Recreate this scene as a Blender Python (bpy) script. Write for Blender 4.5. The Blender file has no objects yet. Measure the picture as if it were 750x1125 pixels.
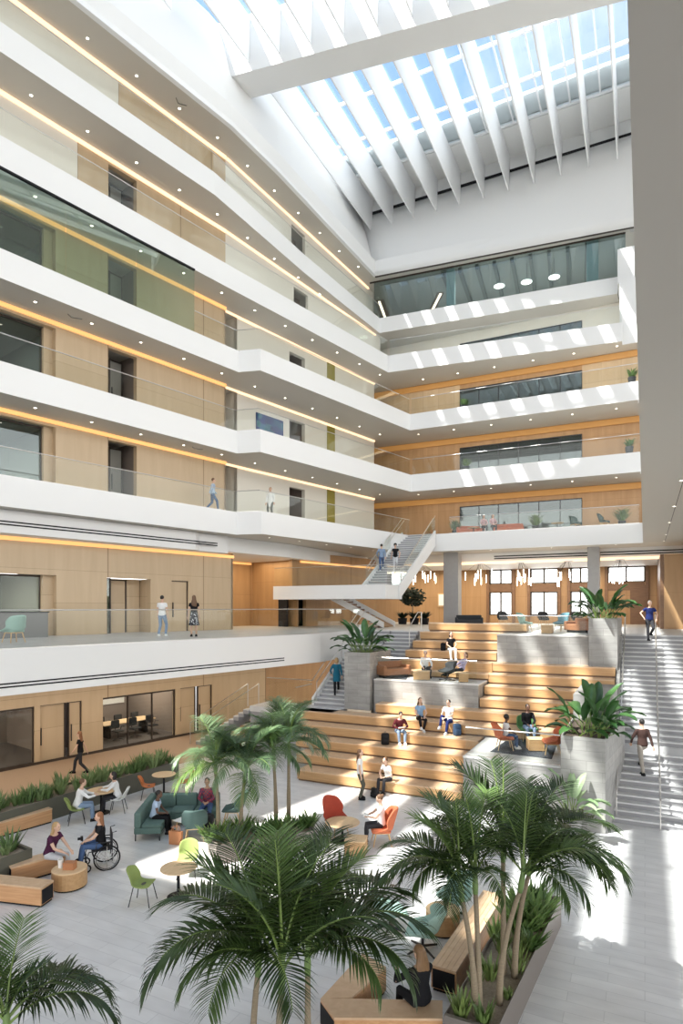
import bpy, bmesh, math, random
from mathutils import Vector, Matrix
from math import sin, cos, pi, radians as R
S = bpy.context.scene
COL = S.collection
random.seed(7)
# ------------------------------------------------------------------ camera model (level camera, vertical shift)
TH = R(26.2); CT, ST = cos(TH), sin(TH); FP = 677.0; H = 6.7; U0 = 375.0; V0 = 667.5
def at(u, v, z):
    """plan point where the sight line of a photo pixel meets height z"""
    a = (u-U0)/FP; b = (v-V0)/FP; d = (H-z)/b; l = a*d
    return (l*CT-d*ST, l*ST+d*CT)
def atY(u, v, Y):
    a = (u-U0)/FP; b = (v-V0)/FP; d = Y/(CT+a*ST); l = a*d
    return (l*CT-d*ST, Y, H-b*d)
AV = (0.2144, 0.9767); NV = (0.9767, -0.2144); LO = (-23.55, 16.38)   # frame of the left wall
def L(s, t): return (LO[0]+AV[0]*s+NV[0]*t, LO[1]+AV[1]*s+NV[1]*t)
def sl(u, t=0.0):
    """distance along the left wall (offset t) seen at photo column u"""
    a = (u-U0)/FP; dx = a*CT-ST; dy = a*ST+CT
    k = (t+LO[0]*NV[0]+LO[1]*NV[1])/(dx*NV[0]+dy*NV[1])
    return (dx*k-LO[0])*AV[0]+(dy*k-LO[1])*AV[1]
def tl(x, y): return (x-LO[0])*NV[0]+(y-LO[1])*NV[1]
ANG_L = math.atan2(AV[1], AV[0])      # heading of the left wall
# ------------------------------------------------------------------ materials
MATS = {}
def nodes(name):
    m = bpy.data.materials.new(name); m.use_nodes = True
    nt = m.node_tree; b = nt.nodes['Principled BSDF']
    MATS[name] = m
    return m, nt, b
def mat(name, c, rough=.6, metal=0, emit=None, es=0, var=0, vscale=8, sheen=0, bump=0, stretch=(1, 1, 1)):
    m, nt, b = nodes(name)
    b.inputs['Base Color'].default_value = (*c, 1); b.inputs['Roughness'].default_value = rough
    b.inputs['Metallic'].default_value = metal
    if emit: b.inputs['Emission Color'].default_value = (*emit, 1); b.inputs['Emission Strength'].default_value = es
    if var or bump:
        tc = nt.nodes.new('ShaderNodeTexCoord'); mp = nt.nodes.new('ShaderNodeMapping'); mp.inputs['Scale'].default_value = stretch
        n = nt.nodes.new('ShaderNodeTexNoise'); n.inputs['Scale'].default_value = vscale; n.inputs['Detail'].default_value = 5
        nt.links.new(tc.outputs['Object'], mp.inputs[0]); nt.links.new(mp.outputs[0], n.inputs['Vector'])
        if var:
            mx = nt.nodes.new('ShaderNodeMix'); mx.data_type = 'RGBA'
            mx.inputs['A'].default_value = (*[x*(1-var) for x in c], 1); mx.inputs['B'].default_value = (*[min(1, x*(1+var)) for x in c], 1)
            nt.links.new(n.outputs['Fac'], mx.inputs['Factor']); nt.links.new(mx.outputs['Result'], b.inputs['Base Color'])
        if bump:
            bp = nt.nodes.new('ShaderNodeBump'); bp.inputs['Strength'].default_value = bump
            nt.links.new(n.outputs['Fac'], bp.inputs['Height']); nt.links.new(bp.outputs[0], b.inputs['Normal'])
    return m
def wood(name, c1, c2, sc=(1, 1, 12), rough=.45, joint=None):
    m, nt, b = nodes(name)
    tc = nt.nodes.new('ShaderNodeTexCoord'); mp = nt.nodes.new('ShaderNodeMapping'); mp.inputs['Scale'].default_value = sc
    n = nt.nodes.new('ShaderNodeTexNoise'); n.inputs['Scale'].default_value = 2.2; n.inputs['Detail'].default_value = 6; n.inputs['Distortion'].default_value = .6
    mx = nt.nodes.new('ShaderNodeMix'); mx.data_type = 'RGBA'
    mx.inputs['A'].default_value = (*c1, 1); mx.inputs['B'].default_value = (*c2, 1)
    cr = nt.nodes.new('ShaderNodeValToRGB'); cr.color_ramp.elements[0].position = .3; cr.color_ramp.elements[1].position = .7
    nt.links.new(tc.outputs['Object'], mp.inputs[0]); nt.links.new(mp.outputs[0], n.inputs['Vector'])
    nt.links.new(n.outputs['Fac'], cr.inputs[0]); nt.links.new(cr.outputs[0], mx.inputs['Factor'])
    out = mx.outputs['Result']
    if joint:
        br = nt.nodes.new('ShaderNodeTexBrick'); br.offset = 0; br.inputs['Scale'].default_value = 1
        br.inputs['Brick Width'].default_value = joint[0]; br.inputs['Row Height'].default_value = joint[1]; br.inputs['Mortar Size'].default_value = .006
        br.inputs['Color1'].default_value = (1, 1, 1, 1); br.inputs['Color2'].default_value = (.93, .92, .9, 1); br.inputs['Mortar'].default_value = (.55, .5, .45, 1)
        m2 = nt.nodes.new('ShaderNodeMapping'); m2.inputs['Rotation'].default_value = joint[2]
        nt.links.new(tc.outputs['Object'], m2.inputs[0]); nt.links.new(m2.outputs[0], br.inputs['Vector'])
        mm = nt.nodes.new('ShaderNodeMix'); mm.data_type = 'RGBA'; mm.blend_type = 'MULTIPLY'; mm.inputs['Factor'].default_value = 1
        nt.links.new(out, mm.inputs['A']); nt.links.new(br.outputs['Color'], mm.inputs['B']); out = mm.outputs['Result']
    nt.links.new(out, b.inputs['Base Color']); b.inputs['Roughness'].default_value = rough
    return m
def tiles(name, c1, c2, mort, w, h, rough=.35, var=.12, rot=(0, 0, 0), off=.5, ms=.008):
    m, nt, b = nodes(name)
    tc = nt.nodes.new('ShaderNodeTexCoord'); mp = nt.nodes.new('ShaderNodeMapping'); mp.inputs['Rotation'].default_value = rot
    br = nt.nodes.new('ShaderNodeTexBrick'); br.offset = off; br.inputs['Scale'].default_value = 1
    br.inputs['Brick Width'].default_value = w; br.inputs['Row Height'].default_value = h; br.inputs['Mortar Size'].default_value = ms
    br.inputs['Color1'].default_value = (*c1, 1); br.inputs['Color2'].default_value = (*c2, 1); br.inputs['Mortar'].default_value = (*mort, 1)
    n = nt.nodes.new('ShaderNodeTexNoise'); n.inputs['Scale'].default_value = 1.3; n.inputs['Detail'].default_value = 7
    m2 = nt.nodes.new('ShaderNodeMapping'); m2.inputs['Scale'].default_value = (1, 3, 3)
    nt.links.new(tc.outputs['Object'], mp.inputs[0]); nt.links.new(mp.outputs[0], br.inputs['Vector'])
    nt.links.new(tc.outputs['Object'], m2.inputs[0]); nt.links.new(m2.outputs[0], n.inputs['Vector'])
    cr = nt.nodes.new('ShaderNodeValToRGB'); cr.color_ramp.elements[0].position = .3; cr.color_ramp.elements[1].position = .75
    cr.color_ramp.elements[0].color = (1-var*2, 1-var*2, 1-var*2, 1); cr.color_ramp.elements[1].color = (1, 1, 1, 1)
    nt.links.new(n.outputs['Fac'], cr.inputs[0])
    mm = nt.nodes.new('ShaderNodeMix'); mm.data_type = 'RGBA'; mm.blend_type = 'MULTIPLY'; mm.inputs['Factor'].default_value = 1
    nt.links.new(br.outputs['Color'], mm.inputs['A']); nt.links.new(cr.outputs[0], mm.inputs['B'])
    nt.links.new(mm.outputs['Result'], b.inputs['Base Color']); b.inputs['Roughness'].default_value = rough
    return m
def glass(name, tint, refl=.06, rough=0.0):
    m = bpy.data.materials.new(name); m.use_nodes = True; nt = m.node_tree; nt.nodes.clear(); MATS[name] = m
    o = nt.nodes.new('ShaderNodeOutputMaterial'); mx = nt.nodes.new('ShaderNodeMixShader')
    tr = nt.nodes.new('ShaderNodeBsdfTransparent'); tr.inputs[0].default_value = (*tint, 1)
    gl = nt.nodes.new('ShaderNodeBsdfGlossy'); gl.inputs[0].default_value = (.95, 1, .98, 1); gl.inputs['Roughness'].default_value = rough
    fr = nt.nodes.new('ShaderNodeLayerWeight'); fr.inputs['Blend'].default_value = .5
    pw = nt.nodes.new('ShaderNodeMath'); pw.operation = 'POWER'; pw.inputs[1].default_value = 4.0; nt.links.new(fr.outputs['Facing'], pw.inputs[0]); fr = pw
    mt = nt.nodes.new('ShaderNodeMath'); mt.operation = 'MULTIPLY_ADD'; mt.inputs[1].default_value = .7; mt.inputs[2].default_value = refl+.03
    nt.links.new(fr.outputs[0], mt.inputs[0]); nt.links.new(mt.outputs[0], mx.inputs[0])
    nt.links.new(tr.outputs[0], mx.inputs[1]); nt.links.new(gl.outputs[0], mx.inputs[2]); nt.links.new(mx.outputs[0], o.inputs[0])
    return m
def leafmat(name, c1, c2, trans=.25, rough=.42):
    m, nt, b = nodes(name)
    oi = nt.nodes.new('ShaderNodeObjectInfo'); tc = nt.nodes.new('ShaderNodeTexCoord')
    n = nt.nodes.new('ShaderNodeTexNoise'); n.inputs['Scale'].default_value = 5
    nt.links.new(tc.outputs['Object'], n.inputs['Vector'])
    ad = nt.nodes.new('ShaderNodeMath'); ad.operation = 'MULTIPLY_ADD'; ad.inputs[1].default_value = .6; ad.inputs[2].default_value = -.1
    a2 = nt.nodes.new('ShaderNodeMath'); a2.operation = 'MULTIPLY_ADD'; a2.inputs[1].default_value = .9
    nt.links.new(oi.outputs['Random'], ad.inputs[0]); nt.links.new(n.outputs['Fac'], a2.inputs[0])
    nt.links.new(ad.outputs[0], a2.inputs[2])
    sb = nt.nodes.new('ShaderNodeMath'); sb.operation = 'SUBTRACT'; sb.inputs[1].default_value = .2; sb.use_clamp = True
    nt.links.new(a2.outputs[0], sb.inputs[0])
    mx = nt.nodes.new('ShaderNodeMix'); mx.data_type = 'RGBA'; mx.inputs['A'].default_value = (*c1, 1); mx.inputs['B'].default_value = (*c2, 1)
    nt.links.new(sb.outputs[0], mx.inputs['Factor']); nt.links.new(mx.outputs['Result'], b.inputs['Base Color'])
    b.inputs['Roughness'].default_value = rough
    t = nt.nodes.new('ShaderNodeBsdfTranslucent'); nt.links.new(mx.outputs['Result'], t.inputs[0])
    ms = nt.nodes.new('ShaderNodeMixShader'); ms.inputs[0].default_value = trans
    o = nt.nodes['Material Output']
    nt.links.new(b.outputs[0], ms.inputs[1]); nt.links.new(t.outputs[0], ms.inputs[2]); nt.links.new(ms.outputs[0], o.inputs[0])
    return m
M = MATS
# ------------------------------------------------------------------ mesh builder
class MB:
    def __init__(s): s.v = []; s.f = []; s.m = []; s.M = None
    def add(s, vs, fs, mi=0):
        o = len(s.v)
        if s.M is not None: vs = [tuple(s.M @ Vector(p)) for p in vs]
        s.v += [tuple(p) for p in vs]; s.f += [tuple(o+i for i in f) for f in fs]; s.m += [mi]*len(fs)
        return s
    def box(s, x0, x1, y0, y1, z0, z1, mi=0):
        vs = [(x0, y0, z0), (x1, y0, z0), (x1, y1, z0), (x0, y1, z0), (x0, y0, z1), (x1, y0, z1), (x1, y1, z1), (x0, y1, z1)]
        return s.add(vs, [(0, 3, 2, 1), (4, 5, 6, 7), (0, 1, 5, 4), (1, 2, 6, 5), (2, 3, 7, 6), (3, 0, 4, 7)], mi)
    def rbox(s, x0, x1, y0, y1, z0, z1, r=.02, mi=0, n=3):
        """box with rounded vertical edges and softened top"""
        def ring(z, k):
            out = []
            for cx, cy, a0 in ((x1-r, y1-r, 0), (x0+r, y1-r, pi/2), (x0+r, y0+r, pi), (x1-r, y0+r, 1.5*pi)):
                for i in range(n+1):
                    a = a0+pi/2*i/n; out.append((cx+(r-k)*cos(a), cy+(r-k)*sin(a), z))
            return out
        q = min(r, (z1-z0)*.45)
        return s.loft([ring(z0, q*.5), ring(z0+q*.5, 0), ring(z1-q, 0), ring(z1-q*.3, q*.3), ring(z1, q)], mi=mi)
    def loft(s, rings, mi=0, cap=True, closed=True):
        n = len(rings[0]); vs = [p for r in rings for p in r]; fs = []
        for i in range(len(rings)-1):
            for j in range(n if closed else n-1):
                k = (j+1) % n; fs.append((i*n+j, i*n+k, (i+1)*n+k, (i+1)*n+j))
        if cap and closed: fs.append(tuple(range(n-1, -1, -1))); fs.append(tuple(range((len(rings)-1)*n, len(rings)*n)))
        return s.add(vs, fs, mi)
    def prism(s, poly, z0, z1, mi=0):
        n = len(poly)
        vs = [(p[0], p[1], z0) for p in poly]+[(p[0], p[1], z1) for p in poly]
        return s.add(vs, [tuple(range(n-1, -1, -1)), tuple(range(n, 2*n))]+[(i, (i+1) % n, n+(i+1) % n, n+i) for i in range(n)], mi)
    def hex(s, bot, top, mi=0):
        n = len(bot)
        return s.add(list(bot)+list(top), [tuple(range(n-1, -1, -1)), tuple(range(n, 2*n))]+[(i, (i+1) % n, n+(i+1) % n, n+i) for i in range(n)], mi)
    def tube(s, pts, r, n=6, mi=0, cap=True, flat=1.0):
        pts = [Vector(p) for p in pts]; rs = r if isinstance(r, (list, tuple)) else [r]*len(pts)
        rings = []; up = None
        for i, p in enumerate(pts):
            d = (pts[min(i+1, len(pts)-1)]-pts[max(i-1, 0)])
            if d.length < 1e-9: d = Vector((0, 0, 1))
            d.normalize()
            if up is None: up = Vector((0, 0, 1)) if abs(d.z) < .9 else Vector((1, 0, 0))
            x = d.cross(up)
            if x.length < 1e-4: x = d.orthogonal()
            x.normalize(); y = x.cross(d).normalized(); up = y
            rings.append([tuple(p+x*cos(2*pi*k/n)*rs[i]+y*sin(2*pi*k/n)*rs[i]*flat) for k in range(n)])
        return s.loft(rings, mi=mi, cap=cap)
    def lathe(s, prof, n=16, c=(0, 0, 0), mi=0, sx=1, sy=1):
        rings = [[(c[0]+max(r, 1e-4)*cos(2*pi*k/n)*sx, c[1]+max(r, 1e-4)*sin(2*pi*k/n)*sy, c[2]+z) for k in range(n)] for r, z in prof]
        return s.loft(rings, mi=mi)
    def ball(s, c, r, n=10, m=7, mi=0):
        rx, ry, rz = r if isinstance(r, (list, tuple)) else (r, r, r)
        rings = [[(c[0]+rx*max(sin(pi*i/m), 1e-3)*cos(2*pi*k/n), c[1]+ry*max(sin(pi*i/m), 1e-3)*sin(2*pi*k/n), c[2]-rz*cos(pi*i/m)) for k in range(n)] for i in range(m+1)]
        return s.loft(rings, mi=mi)
    def build(s, name, mats, parent=None, smooth=False, origin=None, bevel=0):
        if not isinstance(mats, (list, tuple)): mats = [mats]
        me = bpy.data.meshes.new(name); o = origin or (0, 0, 0)
        me.from_pydata([(p[0]-o[0], p[1]-o[1], p[2]-o[2]) for p in s.v], [], s.f)
        for m in mats: me.materials.append(m)
        me.polygons.foreach_set('material_index', s.m)
        me.validate(); me.update()
        bm = bmesh.new(); bm.from_mesh(me); bmesh.ops.recalc_face_normals(bm, faces=bm.faces); bm.to_mesh(me); bm.free()
        if smooth: me.polygons.foreach_set('use_smooth', [True]*len(me.polygons))
        ob = bpy.data.objects.new(name, me); COL.objects.link(ob); ob.location = o
        if parent: ob.parent = parent
        if bevel:
            b = ob.modifiers.new('bevel', 'BEVEL'); b.width = bevel; b.segments = 2; b.limit_method = 'ANGLE'
        return ob
def tag(o, label, cat, group=None, kind=None):
    o['label'] = label; o['category'] = cat
    if group: o['group'] = group
    if kind: o['kind'] = kind
    return o
def thing(name, label, cat, loc=(0, 0, 0), rz=0, group=None):
    o = bpy.data.objects.new(name, None); COL.objects.link(o); o.empty_display_size = .2
    o.location = loc if len(loc) == 3 else (*loc, 0); o.rotation_euler = (0, 0, rz)
    return tag(o, label, cat, group)
def struct(o, label=None, cat=None):
    o['kind'] = 'structure'
    if label: o['label'] = label
    if cat: o['category'] = cat
    return o
def kids(o): return [c for c in COL.objects if c.parent == o]
KID = {}
def dup(root, loc, rz=0, label=None, group=None, scale=None):
    """copy of a thing with copies of its parts and sub-parts"""
    if root.name not in KID: KID[root.name] = [(c, kids(c)) for c in kids(root)]
    r = root.copy(); COL.objects.link(r); r.location = loc if len(loc) == 3 else (*loc, 0); r.rotation_euler = (0, 0, rz)
    if label: r['label'] = label
    if group: r['group'] = group
    if scale: r.scale = (scale,)*3
    for c, gs in KID[root.name]:
        k = c.copy(); COL.objects.link(k); k.parent = r
        for g in gs:
            d = g.copy(); COL.objects.link(d); d.parent = k
    return r
def rot(p, a): return (p[0]*cos(a)-p[1]*sin(a), p[0]*sin(a)+p[1]*cos(a))
def lerp(a, b, t): return tuple(x+(y-x)*t for x, y in zip(a, b))
# ------------------------------------------------------------------ palette
mat('plaster', (.775, .775, .765), .55)
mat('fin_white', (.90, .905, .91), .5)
mat('soffit', (.55, .52, .465), .6)  # plaster undersides toned tan, their shade put into the colour
mat('plaster_warm', (.72, .68, .61), .6)
mat('beige_wall', (.74, .70, .62), .6)
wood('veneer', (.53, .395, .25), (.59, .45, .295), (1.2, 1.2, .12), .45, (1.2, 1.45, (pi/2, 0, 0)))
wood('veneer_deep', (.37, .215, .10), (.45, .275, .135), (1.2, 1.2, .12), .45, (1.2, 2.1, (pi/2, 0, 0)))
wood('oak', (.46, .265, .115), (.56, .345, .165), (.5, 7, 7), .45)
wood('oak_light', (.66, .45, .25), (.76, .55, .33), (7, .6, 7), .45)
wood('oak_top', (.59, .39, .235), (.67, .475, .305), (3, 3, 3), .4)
wood('oak_bench', (.52, .27, .12), (.66, .38, .19), (.6, 9, 9), .45)
wood('walnut', (.16, .08, .04), (.22, .12, .06), (1, 8, 8), .4)
tiles('floor_tile', (.78, .78, .775), (.71, .71, .71), (.63, .63, .63), 1.2, .3, .32, .08)
tiles('travertine', (.43, .42, .40), (.36, .355, .34), (.29, .285, .275), .9, .3, .5, .16, (pi/2, 0, 0))
tiles('deck_tile', (.62, .61, .59), (.55, .55, .54), (.45, .45, .45), .6, .6, .4, .08)
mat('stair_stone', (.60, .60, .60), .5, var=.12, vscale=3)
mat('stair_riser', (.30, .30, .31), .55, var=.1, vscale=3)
mat('carpet_tan', (.42, .30, .21), .9, var=.15, vscale=30)
mat('carpet_dark', (.12, .105, .10), .95, var=.2, vscale=20)
mat('bronze', (.06, .045, .035), .45, .3)
mat('black', (.018, .018, .02), .5)
mat('dark_metal', (.05, .05, .055), .35, .7)
mat('steel', (.62, .60, .57), .28, .9)
mat('white_metal', (.8, .8, .8), .4)
mat('planter_green', (.105, .105, .08), .5)
mat('planter_bronze', (.20, .175, .155), .45, .3)
mat('gravel', (.34, .28, .22), .95, var=.45, vscale=30, bump=.8)
mat('soil', (.07, .05, .035), .95, var=.4, vscale=25, bump=.6)
mat('cove', (.9, .5, .2), .5, emit=(1, .53, .18), es=.6)
mat('cove_pale', (.9, .6, .4), .5, emit=(1, .70, .44), es=.9)
mat('cove_deep', (.38, .21, .075), .5, emit=(1, .45, .10), es=.15)  # wood lintel lit by the cove, the glow put into its material
mat('lamp', (1, .95, .85), .5, emit=(1, .90, .74), es=7)
mat('lamp_strip', (1, .95, .85), .5, emit=(1, .80, .55), es=4)
mat('window_light', (.9, .9, .9), .5, emit=(.95, .98, 1), es=2.6)
mat('screen_dim', (.5, .5, .5), .6)
mat('grey_wall', (.20, .195, .19), .7)
mat('dim_wall', (.25, .24, .21), .7)
mat('room_green', (.30, .32, .27), .7)
mat('taupe', (.27, .22, .19), .7)
mat('mint', (.62, .78, .74), .4)
mat('frame_white', (.85, .86, .87), .4)
mat('olive_glass', (.30, .25, .05), .25)
mat('concrete', (.36, .35, .34), .7, var=.08, vscale=4)
glass('glass_clear', (.96, .975, .965), -.012)
glass('glass_tint', (.80, .88, .82), .05)
glass('glass_blue', (.62, .69, .70), .045)
glass('glass_sky', (.93, .96, .98), .01)
# ------------------------------------------------------------------ levels
ZL1 = 5.46
LV = {2: (H+3.87, H+5.07), 3: (H+8.14, H+9.33), 4: (H+12.46, H+13.59), 5: (H+16.75, H+17.95), 6: (H+21.06, H+22.2), 7: (H+25.17, H+26.4)}
YB = 41.0
def back(p, k): return (p[0]-AV[0]*k, p[1]-AV[1]*k)
E = {}
jog = lambda t0, t1, s0, s1: [L(-46, t0), L(s0, t0), L(s1, t1)]
E[2] = jog(1.75, 3.05, 11.15, 11.75)+[(-14.8, YB), (-.1, YB)]
E[3] = jog(1.92, 3.1, 11.05, 11.6)+[(-14.75, YB), (-.25, YB)]
E[4] = jog(1.92, 3.0, 11.15, 11.7)+[(-14.8, YB), (-.36, YB)]
E[5] = [L(-46, 1.88), (-16.4, 40.85), (-1.29, 42.57)]
E[6] = [L(-46, 1.92), L(9.6, 1.85), L(17.8, .53), (-18.25, 43.7), (-1.65, 45.27)]
E[7] = [L(-46, 2.0), L(10.7, 1.85), L(14.8, 1.34), (-18.4, 43.2), (-.87, 45.06)]
for n in range(2, 8):
    zb, zt = LV[n]; e = E[n]
    r = e[-1]
    if n == 2: poly = e+[(-.1, -8), (16, -8), (16, 62), (-46, 62)]
    else: poly = e+[(r[0], r[1]+.6), (4, r[1]+.6), (4, 62), (-46, 62)]
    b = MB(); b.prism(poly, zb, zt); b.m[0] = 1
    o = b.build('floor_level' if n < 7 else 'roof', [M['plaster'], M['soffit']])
    struct(o)
# seam lines of the big right soffit: recessed joint strips
b = MB(); zb = LV[2][0]
for x in (1.05,): b.box(x-.012, x+.012, -6, 41, zb-.004, zb+.02)
struct(b.build('trim_1', M['bronze']))
b = MB(); b.box(0.2, 8, 41.2, 41.28, zb-.004, zb+.02)
struct(b.build('trim_2', M['plaster_warm']))
# ground floor, first floor
b = MB(); b.box(-46, 30, -12, 60, -.3, 0)
struct(b.build('floor', M['floor_tile']))
pc = L(0, 0)
b = MB(); b.hex([(*L(-40, 0), 0.0), (*L(-40, 6.0), 0.0), (*L(13, 4.4), 0.0), (*L(13, 0), 0.0)], [(*L(-40, 0), 0.006), (*L(-40, 6.0), 0.006), (*L(13, 4.4), 0.006), (*L(13, 0), 0.006)])
struct(b.build('floor_walkway', M['carpet_tan']))
T1 = 7.4
c1 = L(sl(352, T1), T1)
z1b = H-2.6
b = MB(); b.prism([L(-46, T1+.3), L(-8, T1+.12), c1, (-14.05, 31.1), (16, 31.1), (16, 62), (-46, 62)], z1b, ZL1)
struct(b.build('floor_first', M['plaster']))
b = MB(); b.prism([L(-46, T1-.1), (c1[0]-.25, c1[1]-.1), (-14.2, 31.3), (16, 31.3), (16, 61), (-46, 61)], ZL1, ZL1+.012)
struct(b.build('floor_first_finish', M['deck_tile']))
# stepped ceiling over the first floor balcony
zc1 = H+2.94
b = MB(); b.prism([L(-46, -.2), L(-46, 1.1), L(9.0, 1.1), L(9.4, .9), L(11.3, .9), L(11.3, -.2)], zc1, LV[2][0]-.02)
b.prism([L(11.2, -.2), L(11.2, .6), L(16.5, .6), (-19.2, 43.6), (4, 43.6), (16, 43.6), (16, 61), (-46, 61), L(-1, -6)], zc1+.12, LV[2][0]-.01)
struct(b.build('ceiling', M['plaster']))
# ------------------------------------------------------------------ left wall
def wall(name, s0, s1, z0, z1, opens, m, t=0.0, th=.28):
    """left-wall segment with openings (s0, s1, z0, z1)"""
    b = MB(); cuts = sorted(opens); s = s0
    def blk(a, c, p, q):
        if c-a > .01 and q-p > .01: b.hex([(*L(a, t-th), p), (*L(c, t-th), p), (*L(c, t), p), (*L(a, t), p)], [(*L(a, t-th), q), (*L(c, t-th), q), (*L(c, t), q), (*L(a, t), q)])
    for o in cuts:
        blk(s, o[0], z0, z1); blk(o[0], o[1], z0, o[2]); blk(o[0], o[1], o[3], z1); s = o[1]
    blk(s, s1, z0, z1)
    o = b.build(name, m, origin=(*L(s0, t), z0)); return struct(o)
def lq(b, s0, s1, t0, t1, z0, z1, mi=0):
    b.hex([(*L(s0, t0), z0), (*L(s1, t0), z0), (*L(s1, t1), z0), (*L(s0, t1), z0)], [(*L(s0, t0), z1), (*L(s1, t0), z1), (*L(s1, t1), z1), (*L(s0, t1), z1)], mi)
NW = [0]; ND = [0]
def room(s0, s1, z0, z1, depth, mw, t=0.0, floor=None):
    """shell of a room behind an opening, open towards the atrium"""
    b = MB()
    lq(b, s0-.2, s1+.2, -depth-.1, -depth, z0, z1); lq(b, s0-.3, s0-.2, -depth, t-.3, z0, z1); lq(b, s1+.2, s1+.3, -depth, t-.3, z0, z1)
    struct(b.build('wall_room', mw))
    if floor:
        b = MB(); lq(b, s0-.2, s1+.2, -depth, -.29, z0, z0+.02); struct(b.build('floor_room', floor))
def window(s0, s1, z0, z1, t, gm, nmull=2, fm='bronze', fw=.05):
    NW[0] += 1; b = MB()
    lq(b, s0, s1, t-.05, t+.05, z0, z0+fw); lq(b, s0, s1, t-.05, t+.05, z1-fw, z1)
    for i in range(nmull+1):
        s = s0+(s1-s0)*i/nmull; w = fw if i in (0, nmull) else fw*.4; lq(b, s-w/2, s+w/2, t-.05, t+.05, z0, z1)
    f = struct(b.build('window_%d' % NW[0], M[fm], origin=(*L(s0, t), z0)))
    g = MB(); lq(g, s0+.02, s1-.02, t-.012, t+.012, z0+.02, z1-.02)
    p = g.build('pane', M[gm], origin=(*L(s0, t), z0)); p.parent = f; p.location = (0, 0, 0)
    return f
def door(s0, s1, z0, z1, t, m='veneer', handle=True):
    ND[0] += 1; b = MB(); w = .05
    lq(b, s0, s0+w, t-.06, t+.03, z0, z1); lq(b, s1-w, s1, t-.06, t+.03, z0, z1); lq(b, s0, s1, t-.06, t+.03, z1-w, z1)
    f = struct(b.build('door_%d' % ND[0], M['bronze'], origin=(*L(s0, t), z0)))
    g = MB(); lq(g, s0+w, s1-w, t-.05, t-.005, z0+.01, z1-w)
    p = g.build('door_leaf', M[m], origin=(*L(s0, t), z0)); p.parent = f; p.location = (0, 0, 0)
    if handle:
        g = MB(); lq(g, s0+.12, s0+.15, t, t+.06, z0+.75, z0+1.5)
        h = g.build('door_handle', M['dark_metal'], origin=(*L(s0, t), z0)); h.parent = f; h.location = (0, 0, 0)
    return f
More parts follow.
